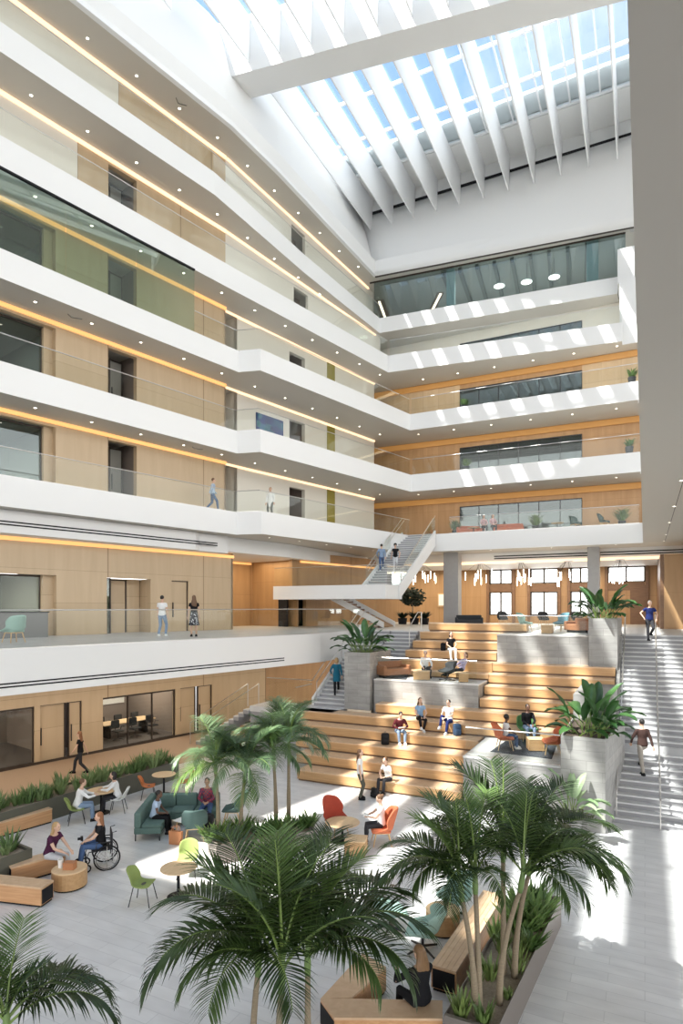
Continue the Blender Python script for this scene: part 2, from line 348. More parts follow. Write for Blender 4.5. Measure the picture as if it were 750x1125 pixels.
for n in (2, 3, 4, 5, 6):
    z0 = LV[n][1]; z1 = LV[n+1][0]; zo = z1-.28
    if n <= 3: op = [(-14, 2.3, z0, zo), (4.8, 6.3, z0, zo)]
    elif n == 4: op = [(-14, 2.3, z0, zo), (4.8, 6.3, z0, zo)]
    elif n == 5: op = [(4.8, 6.3, z0, zo)]
    else: op = []
    s_w = 11.9
    if n >= 5:
        s_p = sl(45+(85 if n == 6 else 40))           # pale lobby before the veneer starts
        wall('wall_left', -40, s_p, z0, z1, [o for o in op if o[1] < s_p], M['beige_wall'])
        wall('wall_left', s_p, s_w, z0, z1, [o for o in op if o[0] > s_p], M['veneer'])
    else:
        wall('wall_left', -40, s_w, z0, z1, op, M['veneer'])
    for o in op:
        if o[1] < 3:
            window(o[0], 1.9, o[2], o[3], -.5, 'glass_blue', 8, 'bronze', .07)
            b = MB(); lq(b, 1.9, 2.32, -.55, -.28, o[2], o[3]); struct(b.build('wall_reveal', M['veneer']))
            room(o[0], o[1], z0, z1, 6, M['room_green'], floor=M['carpet_dark'])
        else:
            room(o[0], o[1], z0, z1, 2.2, M['taupe'])
            door(o[0]+.75, o[1]-.05, z0, o[3]-.02, -1.2, 'dim_wall'); window(o[0], o[0]+.75, z0, o[3], -1.2, 'glass_blue', 1)
    # rear part of the left wall, plain plaster, with a dark doorway
    sr = [sl(u) for u in (321, 338)]
    rear = 26.5 if n < 5 else 30
    dz = z0+2.55
    tr = -.25
    if n >= 5:
        e1 = (L(27.5, -2.0) if n == 6 else L(27, -1.0)); d1 = Vector((e1[0]-L(11.9, 0)[0], e1[1]-L(11.9, 0)[1])); n1 = Vector((d1.y, -d1.x)).normalized()
        def rq(b, f0, f1, o0, o1, za, zc):
            P0 = Vector(L(11.9, 0)); c = [P0+d1*f+n1*o for f, o in ((f0, o0), (f1, o0), (f1, o1), (f0, o1))]
            b.hex([(*p, za) for p in c], [(*p, zc) for p in c])
        fa, fb = [(sl(u, -.6)-11.9)/(27.2-11.9) for u in (321, 338)]
        b = MB(); rq(b, 0, fa, -.2, 0, z0, z1); rq(b, fb, 1.1, -.2, 0, z0, z1); rq(b, fa, fb, -.2, 0, dz, z1); struct(b.build('wall_left_rear', M['beige_wall'], origin=(*L(12, 0), z0)))
        b = MB(); rq(b, fa-.03, fb+.03, -1.2, -1.1, z0, dz+.2); struct(b.build('wall_recess', M['taupe'], origin=(*L(16, -1), z0)))
    else:
        wall('wall_left_rear', 13.0, rear, z0, z1, [(sr[0], sr[1], z0, dz)], M['beige_wall'], t=tr)
        room(sr[0], sr[1], z0, z1, 2.5, M['taupe'], t=tr)
        b = MB(); lq(b, 11.9, 13.05, -1.9, -1.8, z0, z1); lq(b, 11.8, 11.9, -1.8, 0, z0, z1); lq(b, 13.0, 13.1, -1.8, -.3, z0, z1)
        struct(b.build('wall_recess', M['beige_wall']))
        door(12.05, 12.8, z0, z0+2.3, -1.75, 'walnut', False)
    go = [sl(u, tr) for u in (359, 367.5)]
    if n < 5:
        NW[0] += 1; b = MB(); lq(b, go[0], go[1], tr, tr+.03, z0, z1-.15); struct(b.build('window_%d' % NW[0], M['olive_glass'], origin=(*L(go[0], tr), z0)))
    # cove light
    b = MB(); lq(b, -40, s_w, .0, .09, z1-.16, z1-.005)
    o = b.build('cove_light', M['cove'] if n < 5 else M['cove_pale'], origin=(*L(0, 0), z1))
    tag(o, ['long amber light strip above the oak wall of the second-storey gallery', 'long amber light strip above the oak wall of the third-storey gallery', 'long amber light strip behind the tall glass screen on the left', 'pale light strip along the wall of the fifth-storey left gallery', 'pale light strip along the wall of the topmost left gallery'][n-2], 'light strip', 'cove lights')
    b = MB()
    if n < 5: lq(b, 12, rear, tr, tr+.08, z1-.12, z1-.005)
    else: rq(b, .005, 1.05, .0, .08, z1-.12, z1-.005)
    o = b.build('cove_light', M['cove_pale'], origin=(*L(13, 0), z1))
    tag(o, ['pale light strip on the rear left wall above the white-clad visitor', 'pale light strip on the rear left wall above the blue artwork', 'pale light strip on the rear left wall of the fourth storey', 'pale light strip on the rear left wall of the fifth storey', 'pale light strip on the rear left wall just under the roof'][n-2], 'light strip', 'cove lights')
# first floor wall
z0, z1 = ZL1, H+3.6
zo = z0+2.65
g1 = sl(50.5); g2 = sl(62)
wall('wall_left', -40, 12.45, z0, z1, [(-10, g2, z0, zo), (sl(117.5), sl(165.5), z0, zo), (sl(188.5), sl(207), z0, zo-.02)], M['veneer'])
window(-10, g1, z0, zo, -.55, 'glass_clear', 6, 'bronze', .08); b = MB(); lq(b, g1, g2+.02, -.6, -.28, z0, zo); struct(b.build('wall_reveal', M['veneer']))
room(-10, g2, z0, zo+.2, 6, M['room_green'], floor=M['carpet_dark'])
a, c = sl(117.5), sl(165.5)
b = MB(); lq(b, a, c, -1.1, -1.0, z0, zo); lq(b, c, c+.05, -1, -.28, z0, zo); lq(b, a-.05, a, -1, -.28, z0, zo); struct(b.build('wall_recess', M['veneer']))
window(a, a+.45, z0, zo, -.5, 'glass_blue', 1); door(a+.5, a+1.55, z0, zo-.05, -.9)
b = MB(); lq(b, a+1.6, c-.05, -.98, -.9, z0, zo); struct(b.build('wall_panel', M['veneer']))
door(sl(188.5), sl(207), z0, zo-.02, -.1)
b = MB(); lq(b, -40, 12.45, 0, .1, zc1-.16, zc1-.005)
tag(b.build('cove_light', M['cove'], origin=(*L(0, 0), zc1)), 'long amber light strip above the oak wall behind the white-shirted man on the first-floor balcony', 'light strip', 'cove lights')
b = MB(); lq(b, 12.3, 12.45, -5, 0, z0, z1); struct(b.build('wall_end', M['veneer']))
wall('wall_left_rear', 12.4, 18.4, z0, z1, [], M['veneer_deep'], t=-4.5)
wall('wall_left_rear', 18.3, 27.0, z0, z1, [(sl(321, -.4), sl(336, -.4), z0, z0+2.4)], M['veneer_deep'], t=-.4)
b = MB(); lq(b, 18.2, 18.35, -4.5, -.4, z0, z1); struct(b.build('wall_end', M['veneer_deep']))
b = MB(); sa, sb = sl(321, -.4), sl(336, -.4); lq(b, sa-.1, sb+1.6, -1.5, -1.45, z0, z0+2.5); lq(b, sa-.15, sa-.05, -1.5, -.7, z0, z0+2.5); lq(b, sb+1.5, sb+1.6, -1.5, -.7, z0, z0+2.5); struct(b.build('wall_recess', M['black']))
b = MB(); lq(b, 13, 18, -4.5, -4.4, H+2.9, H+3.02); lq(b, 18.5, 27, -.4, -.3, H+2.9, H+3.02)
tag(b.build('cove_light', M['cove'], origin=(*L(13, -4), 10)), 'amber light strip above the dark oak wall behind the hanging stair landing', 'light strip', 'cove lights')
# ground floor wall, two glazed meeting rooms and doors
z0, z1 = 0, z1b+.02
zo = 2.5
gA = (-10, sl(38)); dA = (sl(44), sl(74)); dB = (sl(76), sl(90)); gB = (sl(113), sl(193)); dC = (sl(198), sl(217)); dD = (sl(218), sl(233))
wall('wall_left', -40, 15.0, z0, z1, [(gA[0], gA[1], 0, zo), (dA[0], dB[1], 0, zo), (gB[0], gB[1], 0, zo), (dC[0], dD[1], 0, zo)], M['veneer'])
window(*gA, .04, zo, -.12, 'glass_clear', 6, 'bronze', .09); window(*gB, .04, zo, -.12, 'glass_clear', 3, 'bronze', .09)
for q in (dA, dC): door(*q, 0, zo, -.22)
for q in (dB, dD): door(*q, 0, zo, -.1)
for s0, s1 in ((gA[0], gA[1]+1), (gB[0]-.3, gB[1]+.5)): room(s0, s1, 0, zo+.5, 5.5, M['taupe'], floor=M['carpet_dark'])
wall('wall_left_rear', 15.0, 30.0, z0, z1, [], M['veneer_deep'], t=.02)
b = MB(); lq(b, -40, 15, .0, .02, 0, .12); struct(b.build('baseboard_left', M['bronze']))
# ------------------------------------------------------------------ rear walls of the upper storeys
YW = 44.4
for n in (2, 3, 4, 5):
    z0 = LV[n][1]; z1 = LV[n+1][0]
    yw = YW if n < 5 else 46.6
    xa = atY(505, 500, yw)[0]; xb = atY(639, 500, yw)[0]
    wm = M['veneer_deep'] if n < 5 else M['beige_wall']
    for x0, x1 in ((-21, xa), (xb, 4)):
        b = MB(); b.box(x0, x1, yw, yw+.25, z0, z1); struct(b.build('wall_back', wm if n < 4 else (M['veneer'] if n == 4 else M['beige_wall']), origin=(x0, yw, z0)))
    b = MB(); b.box(xa, xb, yw, yw+.25, z1-.75, z1); struct(b.build('wall_back', wm, origin=(xa, yw, z1)))
    NW[0] += 1; b = MB()
    b.box(xa, xb, yw, yw+.1, z0, z0+.06); b.box(xa, xb, yw, yw+.1, z1-.8, z1-.74)
    for i in range(7): x = xa+(xb-xa)*i/6; b.box(x-.025, x+.025, yw, yw+.1, z0, z1-.75)
    f = struct(b.build('window_%d' % NW[0], M['dark_metal'], origin=(xa, yw, z0)))
    g = MB(); g.box(xa, xb, yw+.04, yw+.06, z0+.03, z1-.76); p = g.build('pane', M['glass_blue'], origin=(xa, yw, z0)); p.parent = f; p.location = (0, 0, 0)
    b = MB(); b.box(xa-2, xb+2, yw+6, yw+6.2, z0, z1); b.box(xa-2.2, xa-2, yw+.3, yw+6, z0, z1); b.box(xb+2, xb+2.2, yw+.3, yw+6, z0, z1); struct(b.build('wall_room', M['grey_wall'], origin=(xa, yw+6, z0)))
    if n < 5:
        b = MB(); b.box(-20, 4, yw-.14, yw-.005, z1-.42, z1-.03)
        tag(b.build('cove_light', M['cove_deep'], origin=(-20, yw, z1)), ['broad amber light band above the lounge on the second-storey rear gallery', 'broad amber light band on the third-storey rear gallery', 'broad amber light band on the fourth-storey rear gallery'][n-2], 'light strip', 'cove lights')
# topmost rear storey: glazed room with ribbed ceiling
z0 = LV[6][1]; z1 = LV[7][0]
A6, B6 = E[6][3], E[6][4]
def e6(f, off=0): 
    d = Vector((B6[0]-A6[0], B6[1]-A6[1])); n = Vector((-d.y, d.x)).normalized()
    return (A6[0]+d.x*f+n.x*off, A6[1]+d.y*f+n.y*off)
def e6q(b, f0, f1, o0, o1, za, zb_, mi=0):
    b.hex([(*e6(f0, o0), za), (*e6(f1, o0), za), (*e6(f1, o1), za), (*e6(f0, o1), za)], [(*e6(f0, o0), zb_), (*e6(f1, o0), zb_), (*e6(f1, o1), zb_), (*e6(f0, o1), zb_)], mi)
NW[0] += 1; b = MB(); e6q(b, -.05, 1.03, .12, .2, z1-.1, z1-.005); e6q(b, 0, 1, .12, .2, z0, z0+.04)
f = struct(b.build('window_%d' % NW[0], M['bronze'], origin=(*A6, z0)))
g = MB(); e6q(g, -.03, 1.03, .15, .17, z0, z1-.1); p = g.build('pane', M['glass_blue'], origin=(*A6, z0)); p.parent = f; p.location = (0, 0, 0)
b = MB(); e6q(b, -.06, 1.2, 9, 9.2, z0, z1); e6q(b, 1.12, 1.2, .3, 9, z0, z1); struct(b.build('wall_room', M['grey_wall'], origin=(*A6, z0)))
for i in range(9):
    b = MB(); x = .28+.075*i; e6q(b, x, x+.014, .5, 8.8, z1-.4, z1-.002); struct(b.build('ceiling_beam', M['dim_wall'], origin=(*e6(x, .5), z1)))
for fx, w in ((.305, .035), (.885, .045)):
    b = MB(); e6q(b, fx, fx+w, .35, .9, z0, z1); struct(b.build('column', M['mint'], origin=(*e6(fx, .35), z0)))
# right returns of the two upper rear galleries
b = MB(); b.box(-1.45, -.5, 43.4, 45.4, LV[5][1]-.1, LV[6][0]); b.box(-1.6, -.6, 43.9, 46, LV[6][0], LV[6][1]+1.1); struct(b.build('wall_right', M['plaster']))
# ------------------------------------------------------------------ guards
def guard(pts, z, h, label, gm='glass_clear', step=1.9, rail=True, inset=.12, group='glass balustrades'):
    o = thing('glass_balustrade', label, 'balustrade', (*pts[0], z), 0, group)
    ps = [Vector((p[0]-pts[0][0], p[1]-pts[0][1])) for p in pts]
    rb = MB(); sh = MB()
    for i in range(len(ps)-1):
        d = ps[i+1]-ps[i]; Ln = d.length; n = max(1, round(Ln/step)); u = d/Ln; q = Vector((-u.y, u.x))
        for k in range(n):
            a = ps[i]+u*(Ln*k/n+.012); c = ps[i]+u*(Ln*(k+1)/n-.012); w = q*.008
            g = MB(); g.hex([(*(a-w), -.1), (*(c-w), -.1), (*(c+w), -.1), (*(a+w), -.1)], [(*(a-w), h), (*(c-w), h), (*(c+w), h), (*(a+w), h)])
            g.build('glass_panel', M[gm], o)
        if rail: rb.tube([(*ps[i], h+.015), (*ps[i+1], h+.015)], .022, 6)
        w = q*.025; sh.hex([(*(ps[i]-w), 0), (*(ps[i+1]-w), 0), (*(ps[i+1]+w), 0), (*(ps[i]+w), 0)], [(*(ps[i]-w), .03), (*(ps[i+1]-w), .03), (*(ps[i+1]+w), .03), (*(ps[i]+w), .03)])
    if rail: rb.build('handrail', M['steel'], o)
    sh.build('shoe', M['steel'], o)
    return o
def inset(e, k=.14):
    out = []
    for p in e: out.append((p[0]-k, p[1]+k*.4))
    return out
NAMES = {2: 'second', 3: 'third', 4: 'fourth', 5: 'fifth', 6: 'topmost'}
for n in (2, 3, 4, 5, 6):
    e = E[n]; z = LV[n][1]
    rearc = len(e)-2
    left = [L(-8, tl(*e[0])-.14)]+[(p[0]-.14, p[1]+.02) for p in e[1:rearc]]+[(e[rearc][0]-.1, e[rearc][1]+.1)]
    if n == 4:
        sg = sl(213.5, 1.8)
        guard([L(-8, 1.8), L(sg, 1.8)], z, LV[5][0]-z-.07, 'tall storey-high glass screen on the left side of the fourth storey', 'glass_tint', 3.0, False)
        b = MB(); lq(b, -10, sg, 1.74, 1.86, LV[5][0]-.08, LV[5][0]-.003); struct(b.build('trim_3', M['black']))
        left = [L(sg, 1.8)]+left[1:]
    guard(left, z, 1.1, 'clear glass balustrade along the left side of the %s storey' % NAMES[n])
    if n == 2: guard([(-12.0, YB+.12), (-.3, YB+.12)], z, 1.1, 'clear glass balustrade in front of the second-storey lounge')
    elif n < 6: guard([(e[rearc][0]+.05, e[rearc][1]+.12), (e[-1][0], e[-1][1]+.12)], z, 1.1, 'clear glass balustrade along the rear side of the %s storey' % NAMES[n])
guard([L(-14, T1+.02), L(-8, T1-.02), (c1[0]-.14, c1[1]-.05), (-14.16, 31.0)], ZL1, 1.15, 'clear glass balustrade along the first-floor balcony in front of the white-shirted man', step=2.2)
# ------------------------------------------------------------------ linear grilles
def slot(pts, z, label, w=.05, side=None):
    b = MB()
    for i in range(len(pts)-1):
        a, c = Vector(pts[i]), Vector(pts[i+1]); u = (c-a).normalized(); q = Vector((-u.y, u.x))*w
        for k in (-1.6, 1.6):
            m = q*k; b.hex([(*(a+m-q), z-.012), (*(c+m-q), z-.012), (*(c+m+q), z-.012), (*(a+m+q), z-.012)], [(*(a+m-q), z), (*(c+m-q), z), (*(c+m+q), z), (*(a+m+q), z)])
    return tag(b.build('linear_grille', M['black'], origin=(*pts[0], z)), label, 'air grille', 'linear air grilles')
b = MB()
for zz in (3.24, 3.36): lq(b, -14, 10.4-1.4*0, 1.1, 1.118, H+zz, H+zz+.055)
tag(b.build('linear_grille', M['black'], origin=(*L(0, 1.1), H+3.3)), 'long twin-slot black air grille in the ceiling step over the first-floor balcony on the left', 'air grille', 'linear air grilles')
b = MB()
for zz in (3.40, 3.56): b.box(-9.5, 14, 43.575, 43.6, H+zz, H+zz+.07)
tag(b.build('linear_grille', M['black'], origin=(-9, 43.6, H+3.4)), 'long twin-slot black air grille in the ceiling step above the rear first-floor lounge', 'air grille', 'linear air grilles')
b = MB()
for zz in (z1b+.33, z1b+.23):
    p = [L(-46, T1+.304), L(-8, T1+.124), L(sl(312, T1), T1+.004)]
    for i in range(2): b.hex([(*p[i], zz), (*p[i+1], zz), (*p[i+1], zz+.045), (*p[i], zz+.045)], [(p[i][0]+.012, p[i][1], zz), (p[i+1][0]+.012, p[i+1][1], zz), (p[i+1][0]+.012, p[i+1][1], zz+.045), (p[i][0]+.012, p[i][1], zz+.045)])
tag(b.build('linear_grille', M['black'], origin=(*L(0, T1), z1b)), 'long twin-slot black air grille in the white edge of the first-floor balcony', 'air grille', 'linear air grilles')
# ------------------------------------------------------------------ skylight well, beam, fins
zr, zs = LV[7][0], H+31.0
ZF = H+29.5; ZB = H+29.0; ZT = zs+.9
low = [L(-46, 2.0), L(10.7, 1.85), L(14.8, 1.34), (-18.4, 43.2)]
up = [L(-46, .2), L(10.7, .1), (-20.7, 32.5), (-20.5, 44.6)]
def shell(low, up, z0, z1, name, m, th=.2):
    b = MB()
    n = len(low)
    vs = [(*p, z0) for p in low]+[(*p, z1) for p in up]
    b.add(vs, [(i, i+1, n+i+1, n+i) for i in range(n-1)])
    o = b.build(name, m); md = o.modifiers.new('thick', 'SOLIDIFY'); md.thickness = th; md.offset = 0
    return struct(o)
shell(low, up, zr+.0, ZT, 'wall_left_skylight', M['plaster'])
b = MB(); NS, NZ = 14, 8
lo_, hi_ = [(-18.4, 43.2), (5, 45.7)], [(-20.5, 44.62), (5, 44.5)]
vs = [(*lerp(lerp(lo_[0], lo_[1], i/NS), lerp(hi_[0], hi_[1], i/NS), j/NZ), zr+(zs-.15-zr)*j/NZ) for j in range(NZ+1) for i in range(NS+1)]
b.add(vs, [(j*(NS+1)+i, j*(NS+1)+i+1, (j+1)*(NS+1)+i+1, (j+1)*(NS+1)+i) for j in range(NZ) for i in range(NS)])
o = b.build('wall_back_skylight', M['plaster'], smooth=True); md = o.modifiers.new('thick', 'SOLIDIFY'); md.thickness = .2; md.offset = 0; struct(o)
shell([(-18.4, 43.2), (-.87, 45.06), (5, 45.7)], [(-18.4, 43.2), (-.87, 45.06), (5, 45.7)], zr-.06, zr+.02, 'trim_4', M['bronze'], .1)
b = MB(); b.box(-20.4, 5, 44.42, 44.5, zs-.16, zs+.02); struct(b.build('trim_5', M['black']))
b = MB(); b.box(-20.4, 5, 44.46, 44.7, zs, ZT+.3); struct(b.build('wall_back_kerb', M['plaster']))
# opaque roof beyond the skylight, its reach set to block the sun
YS = -6.3
b = MB(); b.prism([(-70, YS), (-70, -45), (60, -45), (60, YS)], ZT, ZT+.3)
b.prism([(-70, 44.6), (-70, YS)]+[(p[0], p[1]) for p in [L((YS-16.38)/AV[1], .2), L(10.7, .1), (-20.7, 32.5), (-20.5, 44.6)]], ZT, ZT+.3)
b.prism([(4.5, YS), (60, YS), (60, 44.6), (4.5, 44.6)], ZT, ZT+.3)
b.prism([(-70, 39.8), (60, 39.8), (60, 62), (-70, 62)], ZT+.3, ZT+.5); b.box(-70, 60, 41.62, 44.6, ZT, ZT+.3)  # upper sheet covers the last glazing to keep sun off the rear wall
struct(b.build('roof_deck', M['plaster']))
b = MB(); b.hex([(-21.5, 29.0, ZB), (4, 33.2, ZB), (4, 31.6, ZB), (-21.6, 27.3, ZB)][::-1], [(-21.5, 29.0, ZT+.2), (4, 33.2, ZT+.2), (4, 31.6, ZT+.2), (-21.6, 27.3, ZT+.2)][::-1])
struct(b.build('roof_beam', M['plaster']))
def ybeam(x, far): return (29.0+(x+21.5)*4.2/25.5) if far else (27.3+(x+21.6)*4.3/25.6)
for i in range(16):
    x = -24.5+1.76*i
    # far half
    y0 = ybeam(x, True)+.02; y1 = 44.4
    if x < -19.5: y1 = 0
    if y1 > y0+.5:
        b = MB(); w0, w1 = .035, .09
        b.hex([(x-w0, y0, ZF), (x+w0, y0, ZF), (x+w0, y1, ZF-.0), (x-w0, y1, ZF)], [(x-w1, y0, ZT), (x+w1, y0, ZT), (x+w1, y1, ZT), (x-w1, y1, ZT)])
        tag(b.build('skylight_fin', M['fin_white'], origin=(x, y0, ZF)), 'tall white fin hanging under the rear half of the skylight', 'ceiling fin', 'rear skylight fins')
    y1 = ybeam(x, False)-.02; y0 = YS
    if x < -19.5: y1 = min(y1, 16.2+.9767*(x+22.6)/.2144)
    if y1 > y0+1:
        b = MB()
        b.hex([(x-.035, y0, ZF), (x+.035, y0, ZF), (x+.035, y1, ZF), (x-.035, y1, ZF)], [(x-.09, y0, ZT), (x+.09, y0, ZT), (x+.09, y1, ZT), (x-.09, y1, ZT)])
        tag(b.build('skylight_fin', M['fin_white'], origin=(x, y0, ZF)), 'tall white fin hanging under the near half of the skylight beyond the white beam', 'ceiling fin', 'near skylight fins')
# glazing bars and panes
NW[0] += 1; b = MB()
for y in (32.0, 35.2, 38.4, 41.5, 24, 20, 16, 12, 8, 4, 0): b.box(-24, 4.5, y-.07, y+.07, ZT+.02, ZT+.2)
for i in range(15): x = -23.6+1.76*i+.88-.88; b.box(x-.05, x+.05, YS, 41.6, ZT+.05, ZT+.18)
f = struct(b.build('window_%d' % NW[0], M['frame_white'], origin=(-20, 44, ZT)))
g = MB(); g.box(-24, 4.5, YS, 41.6, ZT+.1, ZT+.12); p = g.build('pane', M['glass_sky'], origin=(-20, 44, ZT)); p.parent = f; p.location = (0, 0, 0)
# ------------------------------------------------------------------ rear of the first floor
z0 = ZL1; z1 = zc1+.14; YR = 50.0
wx = [(538, 562), (583, 612), (627, 648), (668, 708)]
def X(u, Y): return atY(u, 600, Y)[0]
zt0, zt1 = atY(600, 641, YR)[2], atY(600, 624.5, YR)[2]
zw0, zw1 = atY(600, 676, YR)[2], atY(600, 650, YR)[2]
b = MB(); x = -24; cols = []
for u0, u1 in wx:
    xa, xb = X(u0, YR), X(u1, YR)
    b.box(x, xa, YR, YR+.4, z0, z1); b.box(xa, xb, YR, YR+.4, z0, zw0); b.box(xa, xb, YR, YR+.4, zw1, zt0); b.box(xa, xb, YR, YR+.4, zt1, z1)
    if u0 == 668: b.box(xa, xb, YR, YR+.4, zw0, zw1)
    cols.append((xa, xb)); x = xb
b.box(x, 16, YR, YR+.4, z0, z1)
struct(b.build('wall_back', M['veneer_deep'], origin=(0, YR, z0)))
for i, (xa, xb) in enumerate(cols):
    for za, zc in ((zt0, zt1), (zw0, zw1)):
        if i == 3 and za == zw0: continue
        NW[0] += 1; b = MB(); w = .09
        b.box(xa, xb, YR-.02, YR+.2, za, za+w); b.box(xa, xb, YR-.02, YR+.2, zc-w, zc)
        for xx in (xa, (xa+xb)/2, xb): b.box(xx-w*.7, xx+w*.7, YR-.02, YR+.2, za, zc)
        f = struct(b.build('window_%d' % NW[0], M['bronze'], origin=(xa, YR, za)))
        g = MB(); g.box(xa, xb, YR+.25, YR+.27, za, zc); p = g.build('pane', M['window_light'], origin=(xa, YR, za)); p.parent = f; p.location = (0, 0, 0)
    b = MB(); b.box(xa-.25, xa-.05, YR-.15, YR, z0, z1); b.box(xb+.05, xb+.25, YR-.15, YR, z0, z1); b.box(xa, xb, YR-.05, YR-.01, zw1+.03, zt0-.03)
    struct(b.build('trim_6', M['walnut'], origin=(xa, YR, z0)))
ND[0] += 1
xa, xb = X(692, 49.9), X(710, 49.9)
b = MB(); b.box(xa, xb, 49.85, 49.98, z0, z0+2.9); struct(b.build('door_%d' % ND[0], M['walnut'], origin=(xa, 49.9, z0)))
b = MB(); b.box(X(725, 40)+.2, 16, 40, 40.3, z0, z1); struct(b.build('wall_right', M['veneer_deep'], origin=(2, 40, z0)))
b = MB(); b.box(X(725, 40), X(725, 40)+.19, 40, 49.9, z0, z1); struct(b.build('wall_right', M['walnut'], origin=(2, 40, z0)))
for u0, u1 in ((487, 503), (645, 658)):
    xa, xb = X(u0, 42.3), X(u1, 42.3)
    b = MB(); b.box(xa, xb, 42.3, 43.2, z0, LV[2][0]); struct(b.build('column', M['concrete'], origin=(xa, 42.3, z0)))
b = MB(); b.box(-19.4, 3.2, 43.45, 43.59, zc1+.12, zc1+.3)
tag(b.build('cove_light', M['cove_pale'], origin=(-19, 43.5, zc1)), 'long rosy light strip along the ceiling edge above the rear first-floor lounge', 'light strip', 'cove lights')
b = MB(); b.box(-24, -14.2, 49.2, 49.5, z0, z1); struct(b.build('wall_back', M['veneer_deep'], origin=(-20, 49, z0)))
# ------------------------------------------------------------------ timber bleachers
HS = .42; YT = 20.7; DT = .8
def ty(k): return YT+DT*(k-1)
bl = thing('bleacher', 'wide stepped oak bleacher seating climbing from the floor to the first floor', 'bleacher seating', (-8, YT, 0))
def tier(k, x0, x1, y1=None, z0=None):
    y0 = ty(k); y1 = y1 or y0+DT+.02; z1 = HS*k; zz = z0 if z0 is not None else max(0, z1-HS)
    b = MB(); b.box(x0, x1, y0, y1-.0, zz+.07, z1-.045); b.box(x0, x1, y0-.012, y1, z1-.045, z1, 1); b.box(x0+.02, x1-.02, y0+.07, y1, zz, zz+.07, 2)  # dark toe strip paints in the shadow under each tier
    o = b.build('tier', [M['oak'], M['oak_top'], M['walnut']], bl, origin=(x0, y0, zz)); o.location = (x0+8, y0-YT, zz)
XL = [-12.1, -12.6, -13.1, -13.6, -14.0]
for k in (1, 2, 3, 4): tier(k, XL[k-1], -5.62, z0=None)
tier(5, XL[4], -1.1); tier(6, -10.5, -1.1)
for k in (7, 8, 9, 10): tier(k, -6.15, -1.1)
for k in (9, 10): tier(k, -10.6, -6.17, z0=3.5)
for k in (11, 12, 13): tier(k, -10.6+.1*(k-11), -6.15)
tier(14, -10.2, -5.2, y1=ty(14)+.6, z0=ZL1+.012)
# solid fill below (stone sides)
def stone(name, x0, x1, y0, y1, z0, z1, m='travertine', lab=None):
    b = MB(); b.box(x0, x1, y0, y1, z0, z1); o = b.build(name, M[m], origin=(x0, y0, z0)); struct(o); return o
for k in range(2, 14):
    xr = -5.64 if k <= 4 else -1.12
    x0 = XL[min(k, 5)-1]+.02 if k <= 5 else (-10.4 if k < 9 else -10.5)
    if k == 11: pass
    if k >= 11: xr = -6.17
    stone('wall_bleacher_core', x0, xr, ty(k)+.1, ty(k)+DT+.05, 0, HS*(k-1)-.002)
# ------------------------------------------------------------------ stone platforms
def platform(x0, x1, y0, y1, z1, zb=0): 
    stone('wall_platform', x0, x1, y0, y1, zb, z1-.05)
    b = MB(); b.box(x0-.015, x1+.015, y0-.015, y1, z1-.05, z1); struct(b.build('floor_platform', M['deck_tile'], origin=(x0, y0, z1)))
P2 = (-5.5, -2.35, 20.5, ty(5)-.01); platform(*P2, 4*HS)
P1 = (-10.9, -6.2, ty(7)-.05, ty(9)-.01+.0, 3.5); platform(P1[0], P1[1], P1[2], P1[3], 3.5)
P3 = (-6.12, -2.2, 28.7, 31.3, ZL1+.002); platform(P3[0], P3[1], P3[2], 31.25, ZL1)
stone('wall_platform', -2.2, -.9, 29.4, 31.09, 0, ZL1-.01)
guard([(-5.45, 20.62), (-2.42, 20.62)], 4*HS, .95, 'clear glass balustrade in front of the orange chairs on the low stone platform', step=1.0)
guard([(P1[0]+.08, P1[2]+.1), (P1[1]-.08, P1[2]+.1)], 3.5, .95, 'clear glass balustrade of the middle stone platform with the leather sofas', step=1.55)
guard([(-6.05, 28.82), (-2.3, 28.82)], ZL1, .85, 'clear glass balustrade of the upper stone platform before the teal chair', step=1.9)
# ------------------------------------------------------------------ tall stone planters (things: lifted boxes full of soil)
def planter(name, label, poly, z0, z1, m, group=None, wall=.07, soil='soil', drop=.08):
    cx = sum(p[0] for p in poly)/len(poly); cy = sum(p[1] for p in poly)/len(poly)
    t = thing(name, label, 'planter', (cx, cy, z0), 0, group)
    q = [(p[0]-cx, p[1]-cy) for p in poly]; n = len(q)
    def ins(p, k):
        l = math.hypot(*p); f = max(0, (l-k*1.4)/l); return (p[0]*f, p[1]*f)
    qi = [ins(p, wall) for p in q]; h = z1-z0
    b = MB()
    vs = [(*p, 0) for p in q]+[(*p, h) for p in q]+[(*p, h) for p in qi]+[(*p, h-.25) for p in qi]
    fs = [(i, (i+1) % n, n+(i+1) % n, n+i) for i in range(n)]+[(n+i, n+(i+1) % n, 2*n+(i+1) % n, 2*n+i) for i in range(n)]+[(2*n+i, 2*n+(i+1) % n, 3*n+(i+1) % n, 3*n+i) for i in range(n)]+[tuple(range(n-1, -1, -1)), tuple(range(3*n, 4*n))]
    b.add(vs, fs); b.build('planter_box', M[m], t)
    s = MB(); s.prism([ins(p, wall*1.02) for p in q], h-drop-.1, h-drop); s.build('soil', M[soil], t)
    return t
planter('stone_planter', 'tall grey stone planter beside the foot of the right staircase', [(-2.3, 19.8), (-1.05, 19.8), (-.62, 23.4), (-2.3, 23.4)], 0, 2.8, 'travertine')
planter('stone_planter', 'tall grey stone planter at the top of the right staircase', [(-2.15, 28.2), (-1.03, 28.2), (-.95, 31.0), (-2.15, 31.0)], ZL1-1.75, 6.24, 'travertine')
planter('stone_planter', 'tall grey stone planter beside the left staircase and the leather sofas', [(-12.25, 25.2), (-11.0, 25.2), (-10.95, 27.6), (-12.25, 27.6)], 2.1, 4.68, 'travertine')
